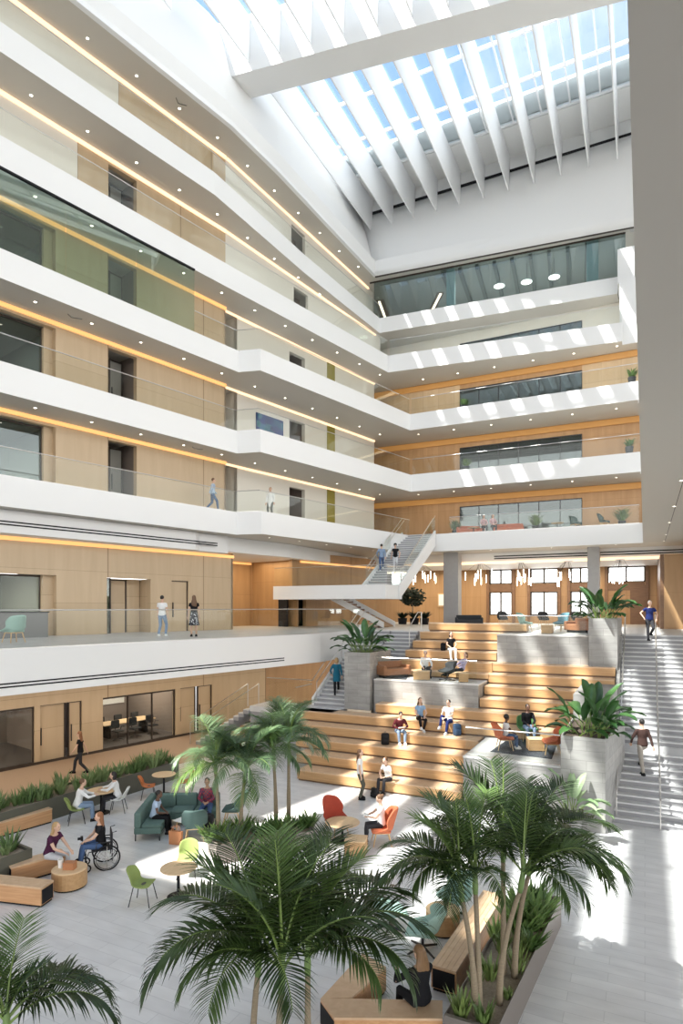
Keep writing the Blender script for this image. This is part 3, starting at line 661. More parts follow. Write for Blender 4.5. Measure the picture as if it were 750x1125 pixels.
stone('wall_stair', -2.3, -.98, 23.45, 28.15, 0, 3.6); 
b = MB(); b.hex([(-1.05, 20.9, 0), (-.93, 20.9, 0), (-.93, 31, 0), (-1.05, 31, 0)], [(-1.05, 20.9, .2), (-.93, 20.9, .2), (-.93, 31, ZL1+.1), (-1.05, 31, ZL1+.1)]); struct(b.build('wall_stair', M['travertine'], origin=(-1, 21, 0)))
# ------------------------------------------------------------------ staircases
def flight(t, x0, x1, y0, n, run, rise, z0, m1='stair_stone', m2='stair_riser', thick=.3):
    """steps climbing along +Y inside thing t (local coordinates)"""
    for i in range(n):
        b = MB(); y = y0+run*i; z = z0+rise*i
        b.box(x0, x1, y, y+run+.02, z-.02, z+rise-.05, 1); b.box(x0, x1, y-.03, y+run+.02, z+rise-.05, z+rise, 0)
        b.build('step', [M[m1], M[m2]], t)
def rail(t, pts, r=.022, posts=(), name='handrail'):
    b = MB(); b.tube(pts, r, 6)
    for p, z in posts: b.tube([(p[0], p[1], z), p], r*.8, 6)
    return b.build(name, M['steel'], t)
st = thing('staircase', 'broad grey stone staircase on the right climbing to the first floor', 'staircase', (-.9, 21.0, 0))
W = 3.6
flight(st, 0, W, 0, 10, .28, .17, 0)
b = MB(); b.box(0, W, 2.8, 4.05, 1.5, 1.7); b.build('landing', M['stair_stone'], st)
flight(st, 0, W, 4.05, 22, .275, .171, 1.7)
b = MB(); b.hex([(0.02, 0.1, 0), (W-.02, .1, 0), (W-.02, 2.8, 1.45), (.02, 2.8, 1.45)], [(0.02, 0.1, .02), (W-.02, .1, .02), (W-.02, 2.8, 1.52), (.02, 2.8, 1.52)]); b.box(.02, W-.02, 4.0, 10.0, -.0, 1.5); b.build('stair_core', M['stair_riser'], st)
for x, lab in ((1.32, 'centre'), (3.3, 'right')):
    p0 = [(x, -.15, .9), (x, 2.85, 2.62), (x, 3.9, 2.62)]
    rail(st, p0, .025, [((x, -.15, .9), 0.0), ((x, 1.5, 1.85), .85), ((x, 2.85, 2.62), 1.7), ((x, 3.9, 2.62), 1.7)])
    p1 = [(x+.0, 3.95, 2.62), (x, 10.05, 6.38), (x, 10.5, 6.38)]
    rail(st, p1, .025, [((x, 6, 3.9), 2.9), ((x, 8.2, 5.25), 4.3), ((x, 10.05, 6.38), 5.4)])
rail(st, [(.1, .1, 1.0), (.1, 2.85, 2.6)], .025, [((.1, .1, 1.0), .1), ((.1, 2.85, 2.6), 1.7)])
rail(st, [(.1, 4.0, 2.6), (.1, 10.0, 6.35)], .025, [((.1, 4, 2.6), 1.7), ((.1, 10, 6.35), 5.4)])
rail(st, [(.1, 0, .8), (.1, 2.75, 2.4)], .018)
# left staircase: lower flight, landing, upper flight
ls = thing('staircase', 'grey stone staircase on the left turning at a landing beside the bleachers', 'staircase', (-14.0, 24.0, 0))
b = MB(); b.box(-2.6, 1.7, 0, 1.6, 1.85, 2.1); b.box(-2.6, 1.7, .05, 1.6, 0, 1.85, 1); b.build('landing', [M['stair_stone'], M['stair_riser']], ls)
for i in range(12):
    b = MB(); x = -2.6-.28*i; z = 2.1-.175*(i+1)
    b.box(x-.3, x, -.1, 1.6, max(z-.2, 0), z-.03, 1); b.box(x-.3, x, -.1, 1.6, z-.03, z+.001, 0); b.build('step', [M['stair_stone'], M['stair_riser']], ls)
flight(ls, 0, 1.7, 1.5, 20, .28, .168, 2.1)
b = MB()
b.hex([(-.12, 1.5, 1.9), (0, 1.5, 1.9), (0, 7.0, 5.1), (-.12, 7.0, 5.1)], [(-.12, 1.5, 2.45), (0, 1.5, 2.45), (0, 7.0, 5.75), (-.12, 7.0, 5.75)])
b.build('stringer', M['plaster'], ls)
for y0 in (1.5,):
    rail(ls, [(.1, 1.6, 3.2), (.1, 7.1, 6.45)], .022, [((.1, 1.6, 3.2), 2.1), ((.1, 4.3, 4.8), 3.8)])
rail(ls, [(-.1, -.02, 3.1), (-.1, 1.5, 3.1)], .02)
rail(ls, [(-2.6, -.15, 3.15), (-6.0, -.15, 1.05)], .022, [((-2.6, -.15, 3.15), 2.1), ((-6.0, -.15, 1.05), 0)])
rail(ls, [(-2.6, .75, 3.05), (-6.0, .75, .95)], .022, [((-2.6, .75, 3.05), 2.1), ((-6.0, .75, .95), 0)])
rail(ls, [(-2.7, 1.62, 3.25), (-.15, 1.62, 3.25)], .022)
rail(ls, [(-.15, 1.62, 3.25), (-.15, 6.9, 6.5)], .022)
for pts in ([(-2.6, -.15), (-6.0, -.15)],):
    for k in range(3):
        a = lerp((-2.6, -.15, 2.1), (-6.0, -.15, 0.0), k/3+.01); c = lerp((-2.6, -.15, 2.1), (-6.0, -.15, 0.0), (k+1)/3-.01)
        b = MB(); b.hex([(a[0], a[1]-.006, a[2]), (c[0], c[1]-.006, c[2]), (c[0], c[1]+.006, c[2]), (a[0], a[1]+.006, a[2])], [(a[0], a[1]-.006, a[2]+1), (c[0], c[1]-.006, c[2]+1), (c[0], c[1]+.006, c[2]+1), (a[0], a[1]+.006, a[2]+1)]); b.build('glass_panel', M['glass_clear'], ls)
b = MB(); b.box(-2.6, -.2, 1.61, 1.63, 2.1, 3.2); b.build('glass_panel', M['glass_clear'], ls)
# short flight from the middle platform level to the first floor, left of the upper bleachers
ss = thing('staircase', 'short flight of grey steps behind the left stone planter leading to the first floor', 'staircase', (-12.2, 27.8, 3.5))
flight(ss, 0, 1.5, 0, 11, .3, .178, 0)
b = MB(); b.box(.0, 1.5, .3, 3.3, -3.4, -.03); b.build('stair_core', M['stair_riser'], ss)
rail(ss, [(1.4, 2.0, 2.2), (1.4, 3.3, 2.95), (1.4, 3.9, 2.95), (1.4, 3.9, 1.98)], .025, [((1.4, 2.0, 2.2), 1.2)])
# ------------------------------------------------------------------ hanging stair to the second storey
hs = thing('staircase', 'white hanging staircase with glass sides between the first floor and the second storey', 'staircase', (-13.0, 32.0, 8.0))
b = MB(); b.box(-7.4, 0, 0, 2.6, -.8, 0); b.build('landing', M['plaster'], hs)
nst = 22; rn = (YB-34.6)/nst; rs = (LV[2][1]-8.0)/nst
flight(hs, -2.3, 0, 2.6, nst, rn, rs, 0, 'stair_stone', 'stair_riser')
b = MB()
for x in (-2.4, 0):
    b.hex([(x, 2.0, -.8), (x+.1, 2.0, -.8), (x+.1, 8.9, 2.95), (x, 8.9, 2.95)], [(x, 2.0, .05), (x+.1, 2.0, .05), (x+.1, 8.9, 4.0), (x, 8.9, 4.0)])
b.hex([(-2.3, 2.6, -.5), (0, 2.6, -.5), (0, 8.9, 3.3), (-2.3, 8.9, 3.3)], [(-2.3, 2.6, -.35), (0, 2.6, -.35), (0, 8.9, 3.45), (-2.3, 8.9, 3.45)])
b.build('stringer', M['plaster'], hs)
for i in range(14):
    x = -2.05-.27*i*.0
# lower flight climbs leftwards behind the landing
n2 = 15
for i in range(n2):
    b = MB(); x = -1.6-.28*i; z = (ZL1-8.0)+(8.0-ZL1)/n2*(i+1)
    b.box(x-.3, x, 2.7, 4.5, z-.05, z, 0); b.box(x-.03, x, 2.7, 4.5, z-.17, z-.04, 1); b.build('step', [M['stair_stone'], M['walnut']], hs)
b = MB(); za = ZL1-8.0
for y in (2.6, 4.5):
    b.hex([(-1.2, y, za+.0), (-1.2, y+.1, za+.0), (-5.8, y+.1, -.35), (-5.8, y, -.35)], [(-1.2, y, za+.35), (-1.2, y+.1, za+.35), (-5.8, y+.1, .1), (-5.8, y, .1)])
b.build('stringer', M['plaster'], hs)
b = MB(); b.hex([(-1.3, 2.7, za+.05), (-1.3, 4.5, za+.05), (-5.8, 4.5, -.3), (-5.8, 2.7, -.3)], [(-1.3, 2.7, za+.1), (-1.3, 4.5, za+.1), (-5.8, 4.5, -.25), (-5.8, 2.7, -.25)]); b.build('stair_soffit', M['veneer_deep'], hs)
def gp(t, a, c, h=1.05, w=.008):
    b = MB(); d = Vector((c[0]-a[0], c[1]-a[1], 0)).normalized(); q = (-d.y*w, d.x*w)
    b.hex([(a[0]-q[0], a[1]-q[1], a[2]), (c[0]-q[0], c[1]-q[1], c[2]), (c[0]+q[0], c[1]+q[1], c[2]), (a[0]+q[0], a[1]+q[1], a[2])], [(a[0]-q[0], a[1]-q[1], a[2]+h), (c[0]-q[0], c[1]-q[1], c[2]+h), (c[0]+q[0], c[1]+q[1], c[2]+h), (a[0]+q[0], a[1]+q[1], a[2]+h)])
    b.build('glass_panel', M['glass_clear'], t)
for x in (-2.35, .05):
    for k in range(3): gp(hs, lerp((x, 2.6, .03), (x, 8.9, 3.95), k/3), lerp((x, 2.6, .03), (x, 8.9, 3.95), k/3+.325))
    rail(hs, [(x, 2.6, 1.1), (x, 8.9, 5.0)], .022)
for x in (-2.2, -.1): rail(hs, [(x, 2.6, .95), (x, 8.9, 4.85)], .018)
for k in range(5): gp(hs, lerp((-7.35, .06, -.1), (.0, .06, -.1), k/5), lerp((-7.35, .06, -.1), (.0, .06, -.1), k/5+.195), 1.2)
rail(hs, [(-7.35, .06, 1.11), (0, .06, 1.11), (.05, 2.6, 1.11)], .02)
gp(hs, (.05, .1, 0), (.05, 2.6, 0))
b = MB(); b.hex([(-4.0, .3, -.82), (-5.6, .3, -.82), (-5.6, 2.5, -.82), (-4.0, 2.5, -.82)], [(-4.0, .3, -.80), (-5.6, .3, -.80), (-5.6, 2.5, -.80), (-4.0, 2.5, -.80)]); b.build('soffit_panel', M['plaster_warm'], hs)
# ------------------------------------------------------------------ recessed downlights
b = MB(); b.lathe([(.085, 0), (.085, -.012), (.06, -.014), (.055, -.004), (.0, -.003)], 12)
b2 = MB(); b2.lathe([(.055, -.006), (.0, -.0065)], 12)
dl_me = b.build('downlight_ring', M['white_metal']); lm_me = b2.build('lamp', M['lamp'])
ME_D, ME_L = dl_me.data, lm_me.data
bpy.data.objects.remove(dl_me); bpy.data.objects.remove(lm_me)
def downlight(x, y, z, label, group):
    o = bpy.data.objects.new('downlight', ME_D); COL.objects.link(o); o.location = (x, y, z); tag(o, label, 'downlight', group)
    l = bpy.data.objects.new('lamp', ME_L); COL.objects.link(l); l.parent = o
WHERE = {3: 'under the third-storey slab on the left', 4: 'under the fourth-storey slab on the left', 5: 'under the fifth-storey slab on the left', 6: 'under the topmost storey slab on the left', 7: 'under the roof edge on the left'}
for n in (2, 3, 4, 5, 6, 7):
    for k in range(-1, 11):
        s = .9+2.45*k; t = 1.1 if s < 12 else (1.05 if n < 6 else max(-.9, .7-(s-11)*.12))
        if n in (6, 7) and s < 12: t = .75
        if n == 2 and s < 11: continue
        if n == 2: t = 2.2
        if s < -1 and n < 6: continue
        downlight(*L(s, t), LV[n][0], 'small round downlight '+WHERE.get(n, 'under the second-storey slab behind the grille on the left'), 'downlights '+WHERE.get(n, 'under the second slab'))
WB = {3: 'third', 4: 'fourth', 5: 'fifth'}
for n in (3, 4, 5):
    for k in range(6):
        for y in ((42.2,) if n < 5 else (43.2,)):
            downlight(-14.6+2.6*k, y, LV[n][0], 'small round downlight under the rear %s-storey slab' % WB[n], 'downlights under the rear %s-storey slab' % WB[n])
for y in (16.1, 21.4, 26.7, 31.7, 36.8, 40.3): downlight(1.0, y, LV[2][0], 'small round downlight in the broad soffit on the right', 'downlights in the right soffit')
for x in (-9.3, -5.4, -1.6): downlight(x, 41.6, LV[2][0], 'small round downlight in front of the rear twin-slot grille', 'downlights by the rear grille')
# ventilation hoods seen as small chevrons on the soffits
for n, s in ((7, 8.0), (4, 2.5), (3, 9.0)):
    b = MB(); x, y = L(s, .95); z = LV[n][0]
    for q in (-1, 1): b.hex([(x, y, z-.03), (x+.05, y, z-.03), (x+.35*q*AV[0]+.25, y+.3*q, z-.03), (x+.35*q*AV[0]+.2, y+.3*q, z-.03)], [(x, y, z), (x+.05, y, z), (x+.35*q*AV[0]+.25, y+.3*q, z), (x+.35*q*AV[0]+.2, y+.3*q, z)])
    tag(b.build('smoke_vent', M['dim_wall'], origin=(x, y, z)), {7: 'small chevron-shaped vent in the soffit under the roof edge', 4: 'small chevron-shaped vent in the soffit under the fourth storey', 3: 'small chevron-shaped vent in the soffit under the third storey'}[n], 'vent')
# ------------------------------------------------------------------ linear lights and pendants in the topmost rear room
zc = LV[7][0]
for (p, q, w, lab) in (((-20.45, 50.9), (-19.5, 46.6), .8, 'broad linear ceiling light at the left end of the topmost rear room'), ((-17.2, 51.8), (-14.6, 47.6), .5, 'linear ceiling light left of the pale column in the topmost rear room')):
    b = MB(); d = Vector((q[0]-p[0], q[1]-p[1])).normalized(); r = Vector((-d.y, d.x))
    P_, Q_ = Vector(p), Vector(q)
    def strip(k0, z0, z1, mi):
        a = r*k0; b.hex([(*(P_-a), z0), (*(Q_-a), z0), (*(Q_+a), z0), (*(P_+a), z0)], [(*(P_-a), z1), (*(Q_-a), z1), (*(Q_+a), z1), (*(P_+a), z1)], mi)
    strip(w*.5, zc-.1, zc-.003, 0); strip(.09, zc-.14, zc-.1, 1)
    tag(b.build('linear_light', [M['walnut'], M['lamp_strip']], origin=(*p, zc)), lab, 'ceiling light')
for i, (x, y, w) in enumerate(((-9.67, 44.9, 'leftmost'), (-7.76, 45.2, 'middle'), (-5.86, 45.4, 'rightmost'))):
    y += 1.2; t = thing('pendant_lamp', 'round disc pendant lamp, %s of the three glowing in the topmost rear room' % w, 'pendant lamp', (x, y, H+23.8), 0, 'disc pendants')
    b = MB(); b.lathe([(.02, .16), (.3, .13), (.42, .05), (.42, 0), (.38, 0)], 18); b.build('shade', M['white_metal'], t)
    b = MB(); b.lathe([(.38, .0), (.0, -.01)], 18); b.build('diffuser', M['lamp'], t)
    b = MB(); b.tube([(0, 0, .15), (0, 0, zc-H-23.8)], .012, 5); b.build('cord', M['black'], t)
# ------------------------------------------------------------------ chandeliers of glowing tubes in the rear lounge
random.seed(3)
for i, (u, lab) in enumerate(((464, 'above the dark green tree'), (527, 'in front of the leftmost tall window'), (571, 'between the two left windows'), (624, 'between the middle and right window'), (681, 'near the door on the right'))):
    Y = 42.5; x, y, z = atY(u, 634, Y)
    t = thing('chandelier', 'chandelier of glowing glass tubes %s' % lab, 'chandelier', (x, y, z), 0, 'tube chandeliers')
    b = MB(); b.lathe([(.3, zc1+.1-z), (.3, zc1+.06-z), (.0, zc1+.04-z)], 14); b.build('canopy', M['plaster'], t)
    for k in range(11):
        a = random.uniform(0, 6.28); r = random.uniform(.05, 1.15); h = random.uniform(-.35, .25); px, py = r*cos(a), r*sin(a)*.8
        l = MB(); l.tube([(px, py, h-.27), (px, py, h+.27)], .022, 6); o = l.build('glass_tube', M['lamp'], t)
        c = MB(); c.tube([(px, py, h+.27), (px*.3, py*.3, zc1+.05-z)], .006, 4); c.build('cord', M['black'], o)
# ------------------------------------------------------------------ area lights added to brighten the interiors
def area(name, x, y, z, sx, sy, e, col=(1, .84, .62), rz=0):
    d = bpy.data.lights.new(name, 'AREA'); d.shape = 'RECTANGLE'; d.size = sx; d.size_y = sy; d.energy = e; d.color = col
    o = bpy.data.objects.new(name, d); COL.objects.link(o); o.location = (x, y, z); o.rotation_euler = (0, 0, rz); return o
area('lounge_lamp', -8, 47.2, zc1-.1, 14, 3, 380); area('lounge_lamp', -17, 46, zc1-.1, 4, 4, 130); area('lounge_lamp', 5, 45, zc1-.1, 4, 4, 130)
for n in (2, 3, 4): area('gallery_lamp', -8, 43.2, LV[n+1][0]-.05, 16, .5, 60, (1, .8, .55))
for s0, e in ((-3, 150), (9.0, 150)): area('meeting_lamp', *L(s0, -2.8), 2.85, 5, 3, e, (1, .88, .72), ANG_L)  # added so the meeting rooms do not go black
for n in (2, 3): area('office_lamp', *L(-2, -3), LV[n+1][0]-.05, 6, 3, 90, (1, .95, .85), ANG_L)
area('office_lamp', *L(-2, -3), ZL1+2.7, 6, 3, 160, (1, .95, .85), ANG_L)
area('hall_lamp', *L(15.5, -2.2), H+3.0, 5, 3, 130, (1, .8, .55), ANG_L)
area('hall_lamp', *L(20, 3.0), z1b-.03, 8, 3, 120, (1, .85, .65), ANG_L)
area('balcony_lamp', *L(4, 3.2), z1b-.04, 22, 1.5, 210, (1, .86, .68), ANG_L)  # broad light added to brighten carpet and wall under the balcony
area('topmost_lamp', -8, 48, LV[7][0]-.45, 14, 4, 300, (.95, 1, 1))
# blue tile artwork
s0, s1 = sl(281.5, -.2), sl(311, -.2); z = LV[3][1]
b = MB(); lq(b, s0, s1, -.245, -.19, z+.5, z+2.25)
m, nt, bs = nodes('art_blue')
tc = nt.nodes.new('ShaderNodeTexCoord'); mp = nt.nodes.new('ShaderNodeMapping'); mp.inputs['Rotation'].default_value = (pi/2, 0, 0)
br = nt.nodes.new('ShaderNodeTexVoronoi'); br.distance = 'CHEBYCHEV'; br.inputs['Scale'].default_value = 2.6
cr = nt.nodes.new('ShaderNodeValToRGB'); e = cr.color_ramp.elements; e[0].color = (.004, .012, .10, 1); e[1].color = (.04, .13, .26, 1); e.new(.5).color = (.008, .03, .17, 1); e.new(.8).color = (.02, .14, .16, 1)
nt.links.new(tc.outputs['Object'], br.inputs['Vector'])
sp = nt.nodes.new('ShaderNodeSeparateColor'); nt.links.new(br.outputs['Color'], sp.inputs[0]); nt.links.new(sp.outputs[0], cr.inputs[0])
nt.links.new(cr.outputs[0], bs.inputs['Base Color'])
bs.inputs['Roughness'].default_value = .6
tag(b.build('wall_art', m, origin=(*L(s0, -.2), z+.5)), 'large blue mosaic wall art hanging on the third-storey gallery wall', 'wall art')
# ------------------------------------------------------------------ furniture materials
mat('moss', (.26, .33, .10), .8, var=.1, vscale=30); mat('teal_dark', (.055, .10, .095), .85, var=.12, vscale=25)
mat('teal_light', (.30, .45, .39), .7, var=.08, vscale=20); mat('teal_blue', (.12, .25, .30), .75); mat('rust', (.50, .13, .055), .8, var=.12, vscale=25)
mat('red_rust', (.42, .06, .03), .8, var=.12, vscale=25); mat('orange_shell', (.55, .17, .05), .6); mat('sofa_green', (.10, .165, .145), .85, var=.12, vscale=25)
mat('leather', (.30, .13, .06), .45, var=.2, vscale=12); mat('rug_dark', (.035, .04, .05), .95, var=.3, vscale=18); mat('green_fabric', (.12, .28, .10), .8); mat('white_shell', (.72, .73, .70), .5)
mat('paper', (.85, .84, .8), .8); mat('bag_tan', (.45, .19, .08), .6); mat('legwood', (.62, .42, .22), .5); mat('charcoal', (.05, .052, .055), .8)
def FACE(deg): return R(deg+26.2-90)          # 0 = towards photo right, 90 = away, 180 = left, 270 = towards us; things face local +Y
def shell_mesh(w, d, sh, bh, wrap, curl, nu=9, nv=11, back_tilt=.12, top_round=.5):
    """seat-and-back shell surface, front edge at +d/2"""
    b = MB(); vs = []
    prof = []
    for i in range(nv):
        t = i/(nv-1)
        if t < .42: q = t/.42; prof.append((d/2-d*.92*q, sh-.03*sin(pi*q)+(.015 if q < .1 else 0)))
        elif t < .56: q = (t-.42)/.14; prof.append((-d*.42-.05*sin(q*pi/2), sh+.10*q*q+.0))
        else: q = (t-.56)/.44; prof.append((-d*.42-.05-back_tilt*q, sh+.10+(bh-sh-.10)*q))
    for i, (y, z) in enumerate(prof):
        t = i/(nv-1)
        for j in range(nu):
            u = -1+2*j/(nu-1)
            ww = w/2*(1 if t < .6 else 1-top_round*.55*((t-.6)/.4)**2.2)
            if t < .12: ww *= .88+.12*t/.12
            x = u*ww; k = abs(u)**2.2
            yy = y+(wrap*k*min(1, max(0, (t-.3)/.25)))*(1-.35*max(0, t-.7)/.3); zz = z+curl*k*sin(min(1, t/.5)*pi/2)*(1 if t < .5 else 1-.9*(t-.5)/.5)
            if t > .97: zz -= .05*abs(u)**2
            vs.append((x, yy, zz))
    b.add(vs, [(i*nu+j, i*nu+j+1, (i+1)*nu+j+1, (i+1)*nu+j) for i in range(nv-1) for j in range(nu-1)])
    return b
def shell(parent, m, name='seat_shell', th=.03, **k):
    o = shell_mesh(**k).build(name, M[m], parent, smooth=True)
    md = o.modifiers.new('thick', 'SOLIDIFY'); md.thickness = th; md.offset = 0
    md = o.modifiers.new('soft', 'SUBSURF'); md.levels = 1; md.render_levels = 1
    return o
def legs4(parent, m, w0, d0, w1, d1, h, r0=.012, r1=.012):
    for sx in (-1, 1):
        for sy in (-1, 1):
            b = MB(); b.tube([(sx*w0/2, sy*d0/2, h), (sx*w1/2, sy*d1/2, 0)], [r0, r1], 6); b.build('leg', M[m], parent)
def shell_chair(label, loc, rz, m, group=None, legm='dark_metal'):
    t = thing('shell_chair', label, 'chair', loc, rz, group)
    shell(t, m, w=.5, d=.46, sh=.45, bh=.82, wrap=.09, curl=.03)
    legs4(t, legm, .34, .3, .46, .48, .44); b = MB(); b.box(-.18, .18, -.16, .16, .425, .44); b.build('seat_frame', M[legm], t); return t
def lounge_chair(label, loc, rz, m, base='wood', group=None, bh=.98, zoff=0):
    t = thing('lounge_chair', label, 'lounge chair', loc, rz, group)
    shell(t, m, 'seat_shell', .06, w=.74, d=.62, sh=.40, bh=bh, wrap=.24, curl=.20, back_tilt=.16, top_round=.75)
    b = MB(); b.rbox(-.27, .27, -.24, .30, .37, .47, .05); b.build('seat_cushion', M[m], t, smooth=True)
    if base == 'wood':
        legs4(t, 'legwood', .40, .36, .54, .52, .36, .022, .014); b = MB(); b.box(-.2, .2, -.19, .19, .335, .37); b.build('seat_frame', M['legwood'], t)
    else:
        b = MB(); b.tube([(0, 0, .08), (0, 0, .37)], .03, 8)
        for k in range(4): a = pi/4+k*pi/2; b.tube([(0, 0, .09), (.36*cos(a), .36*sin(a), .02)], [.028, .018], 6)
        b.build('swivel_base', M['dark_metal'], t)
    return t
def round_table(label, loc, r=.42, h=.73, m='oak_light', group=None):
    t = thing('round_table', label, 'table', loc, 0, group)
    b = MB(); b.lathe([(0, h-.03), (r-.02, h-.03), (r, h-.015), (r-.005, h), (0, h)], 28); b.build('tabletop', M[m], t)
    b = MB(); b.tube([(0, 0, .03), (0, 0, h-.03)], .035, 8); b.build('column', M['black'], t)
    b = MB(); b.lathe([(r*.62, 0), (r*.62, .015), (.06, .035), (0, .035)], 20); b.build('base', M['black'], t); return t
def drum(label, loc, r=.38, h=.44, name='drum_table'):
    t = thing(name, label, 'side table', loc, 0)
    b = MB(); b.lathe([(r*.94, 0), (r*.94, .04), (0, .04)], 28); b.build('plinth', M['black'], t)
    b = MB(); b.lathe([(r, .04), (r, h-.03), (r-.004, h-.025)], 28); b.lathe([(0, .05), (r-.02, .05)], 28); b.build('body', M['oak'], t)
    b = MB(); b.lathe([(0, h-.03), (r, h-.03), (r, h-.008), (r-.01, h), (0, h)], 28); b.build('tabletop', M['oak_light'], t); return t
def bench(label, p, q, w, h=.45, left=True, ends='black', mat_='oak_bench'):
    """slatted box bench from p to q (front edge), w deep to the left of p->q"""
    P_, Q_ = Vector(p), Vector(q); Ln = (Q_-P_).length; a = math.atan2(Q_.y-P_.y, Q_.x-P_.x)
    t = thing('bench', label, 'bench', (*p, 0), a)
    b = MB(); b.box(.03, Ln-.03, .03, w-.03, 0, .05); b.build('plinth', M['black'], t)
    b = MB(); b.box(.012, Ln-.012, 0, w, .05, h-.04); b.build('body', M[mat_], t)
    if ends:
        for x0, x1 in ((0, .013), (Ln-.013, Ln)):
            b = MB(); b.box(x0, x1, .03, w-.03, .07, h-.06); b.build('end_panel', M[ends], t)
    n = max(3, int(w/.09)); b = MB()
    for i in range(n): b.box(-.0, Ln, w*i/n+.003, w*(i+1)/n-.003, h-.04, h)
    b.build('seat', M['oak_top'], t); return t
G = lambda u, v: at(u, v, 0)
# ------------------------------------------------------------------ ground floor: planters and benches
p1 = planter('planter', 'long dark green planter full of spiky plants along the tan walkway', [(-17.25, 6.0), (-16.42, 18.9), (-17.5, 18.97), (-18.3, 6.07)], 0, .69, 'planter_green', wall=.05, soil='gravel')
p2 = planter('planter', 'dark green planter behind the woman seated on the oak bench at the left edge', [(-14.35, 6.0), (-13.72, 10.4), (-14.75, 10.55), (-15.35, 6.1)], 0, .69, 'planter_green', wall=.05, soil='gravel')
p3 = planter('planter', 'long bronze planter with slender palms at the lower right', [(-2.7, 8.95), (-1.92, 8.95), (-1.58, 13.7), (-2.42, 13.7)], 0, .6, 'planter_bronze', wall=.05, soil='gravel')
ca, cb = (-10.75, 13.55), (-8.95, 15.7)
p4 = planter('planter', 'bronze planter under the two pairs of slim palms in the middle of the hall', [ca, (ca[0]+.75, ca[1]-.6), (cb[0]+.75, cb[1]-.6), cb], 0, .5, 'planter_bronze', wall=.05, soil='gravel')
p5 = planter('planter', 'planter below the big foreground palms at the bottom of the picture', [(-5.3, 6.5), (-4.0, 6.5), (-3.9, 7.5), (-5.2, 7.5)], 0, .45, 'planter_bronze', wall=.05, soil='gravel')
p6 = planter('planter', 'planter below the palm in the bottom left corner', [(-7.9, 4.7), (-6.9, 4.7), (-6.8, 5.7), (-7.8, 5.7)], 0, .45, 'planter_bronze', wall=.05, soil='gravel')
b = MB()
for y in (.25,): b.box(.33, .36, -2.38, 2.37, .0, .6)
bench('slatted oak bench standing against the long dark green planter', (-17.1, 10.0), (-16.55, 13.25), .42)
bench('slatted oak bench under the woman in the plum top', (-13.66, 9.78), (-13.22, 11.0), .4)
bench('slatted oak bench with black end panel nearest the camera on the left', (-14.6, 8.73), (-12.06, 9.37), .42)
bench('slatted oak bench beside the bronze planter on the right', (-2.9, 10.35), (-2.75, 13.6), .46)
# V-shaped bench at the bottom
pa = [at(u, v, .45) for u, v in ((352, 1097), (398, 1047), (424, 1062), (386, 1096))]
pb = [at(u, v, .45) for u, v in ((352, 1097), (386, 1097), (486, 1099), (486, 1119), (367, 1118))]
vt = thing('bench', 'V-shaped slatted oak bench under the woman in black at the bottom', 'bench', (*pb[0], 0))
for pl_ in (pa, pb):
    q = [(p[0]-pb[0][0], p[1]-pb[0][1]) for p in pl_]
    b = MB(); b.prism(q, .04, .41); b.build('body', M['oak_bench'], vt); b = MB(); b.prism(q, .412, .45); b.build('seat', M['oak_top'], vt)
    cx = sum(p[0] for p in q)/len(q); cy = sum(p[1] for p in q)/len(q)
    b = MB(); b.prism([(cx+(p[0]-cx)*.94, cy+(p[1]-cy)*.94) for p in q], 0, .04); b.build('plinth', M['black'], vt)
q = [(p[0]-pb[0][0], p[1]-pb[0][1]) for p in (pb[4], pb[0])]
b = MB(); d_ = Vector((q[1][0]-q[0][0], q[1][1]-q[0][1])).normalized(); nn = Vector((-d_.y, d_.x))*.006
b.hex([(q[0][0]+nn.x, q[0][1]+nn.y, .06), (q[1][0]+nn.x, q[1][1]+nn.y, .06), (q[1][0]-nn.x, q[1][1]-nn.y, .06), (q[0][0]-nn.x, q[0][1]-nn.y, .06)], [(q[0][0]+nn.x, q[0][1]+nn.y, .39), (q[1][0]+nn.x, q[1][1]+nn.y, .39), (q[1][0]-nn.x, q[1][1]-nn.y, .39), (q[0][0]-nn.x, q[0][1]-nn.y, .39)])
b.build('end_panel', M['black'], vt)
# ------------------------------------------------------------------ ground floor: seating
drum('round oak drum table carrying a small brown box beside the plum-topped woman', (-12.42, 10.42), .40, .44)
b = MB(); b.box(-.13, .13, -.09, .09, 0, .14); b.box(-.135, .135, -.095, .095, .14, .165)
o = b.build('wooden_box', M['bag_tan']); o.location = (*rot((0, 0), 0), .44); o.location = (-12.36, 10.38, .44); o.rotation_euler = (0, 0, .4); tag(o, 'small brown box on the drum table beside the plum-topped woman', 'box')
b = MB(); b.lathe([(.05, 0), (.065, .2), (.06, .2), (.05, .02), (0, .02)], 12); o = b.build('paper_cup', M['paper']); o.location = (-12.62, 10.33, .44); tag(o, 'white paper cup beside the small brown box', 'cup')
shell_chair('moss green shell chair standing alone, turned right, near the palms', (*G(157, 992), 0), FACE(-5), 'moss')
shell_chair('moss green shell chair behind the small round table, facing the camera', (*G(206, 962), 0), FACE(275), 'moss')
round_table('small round oak table between the two moss green chairs', (*G(196, 985), 0), .42, .68)
shell_chair('moss green shell chair under the man in the white coat', (*G(84, 904), 0), FACE(25), 'moss')
shell_chair('white shell chair under the dark-haired person in the white coat', (*G(130, 892), 0), FACE(190), 'white_shell')
round_table('round oak table between the two people in white coats', (*G(111, 893), 0), .46, .74)
shell_chair('orange shell chair left of its round table by the long planter', (*G(163, 877), 0), FACE(15), 'orange_shell')
shell_chair('orange shell chair right of its round table by the long planter', (*G(202, 872), 0), FACE(190), 'orange_shell')
round_table('round oak table between two orange shell chairs', (*G(180, 873), 0), .42, .74)
lounge_chair('dark green lounge chair seen from behind, next to the orange tote bag', (*G(214, 922), 0), FACE(100), 'teal_dark')
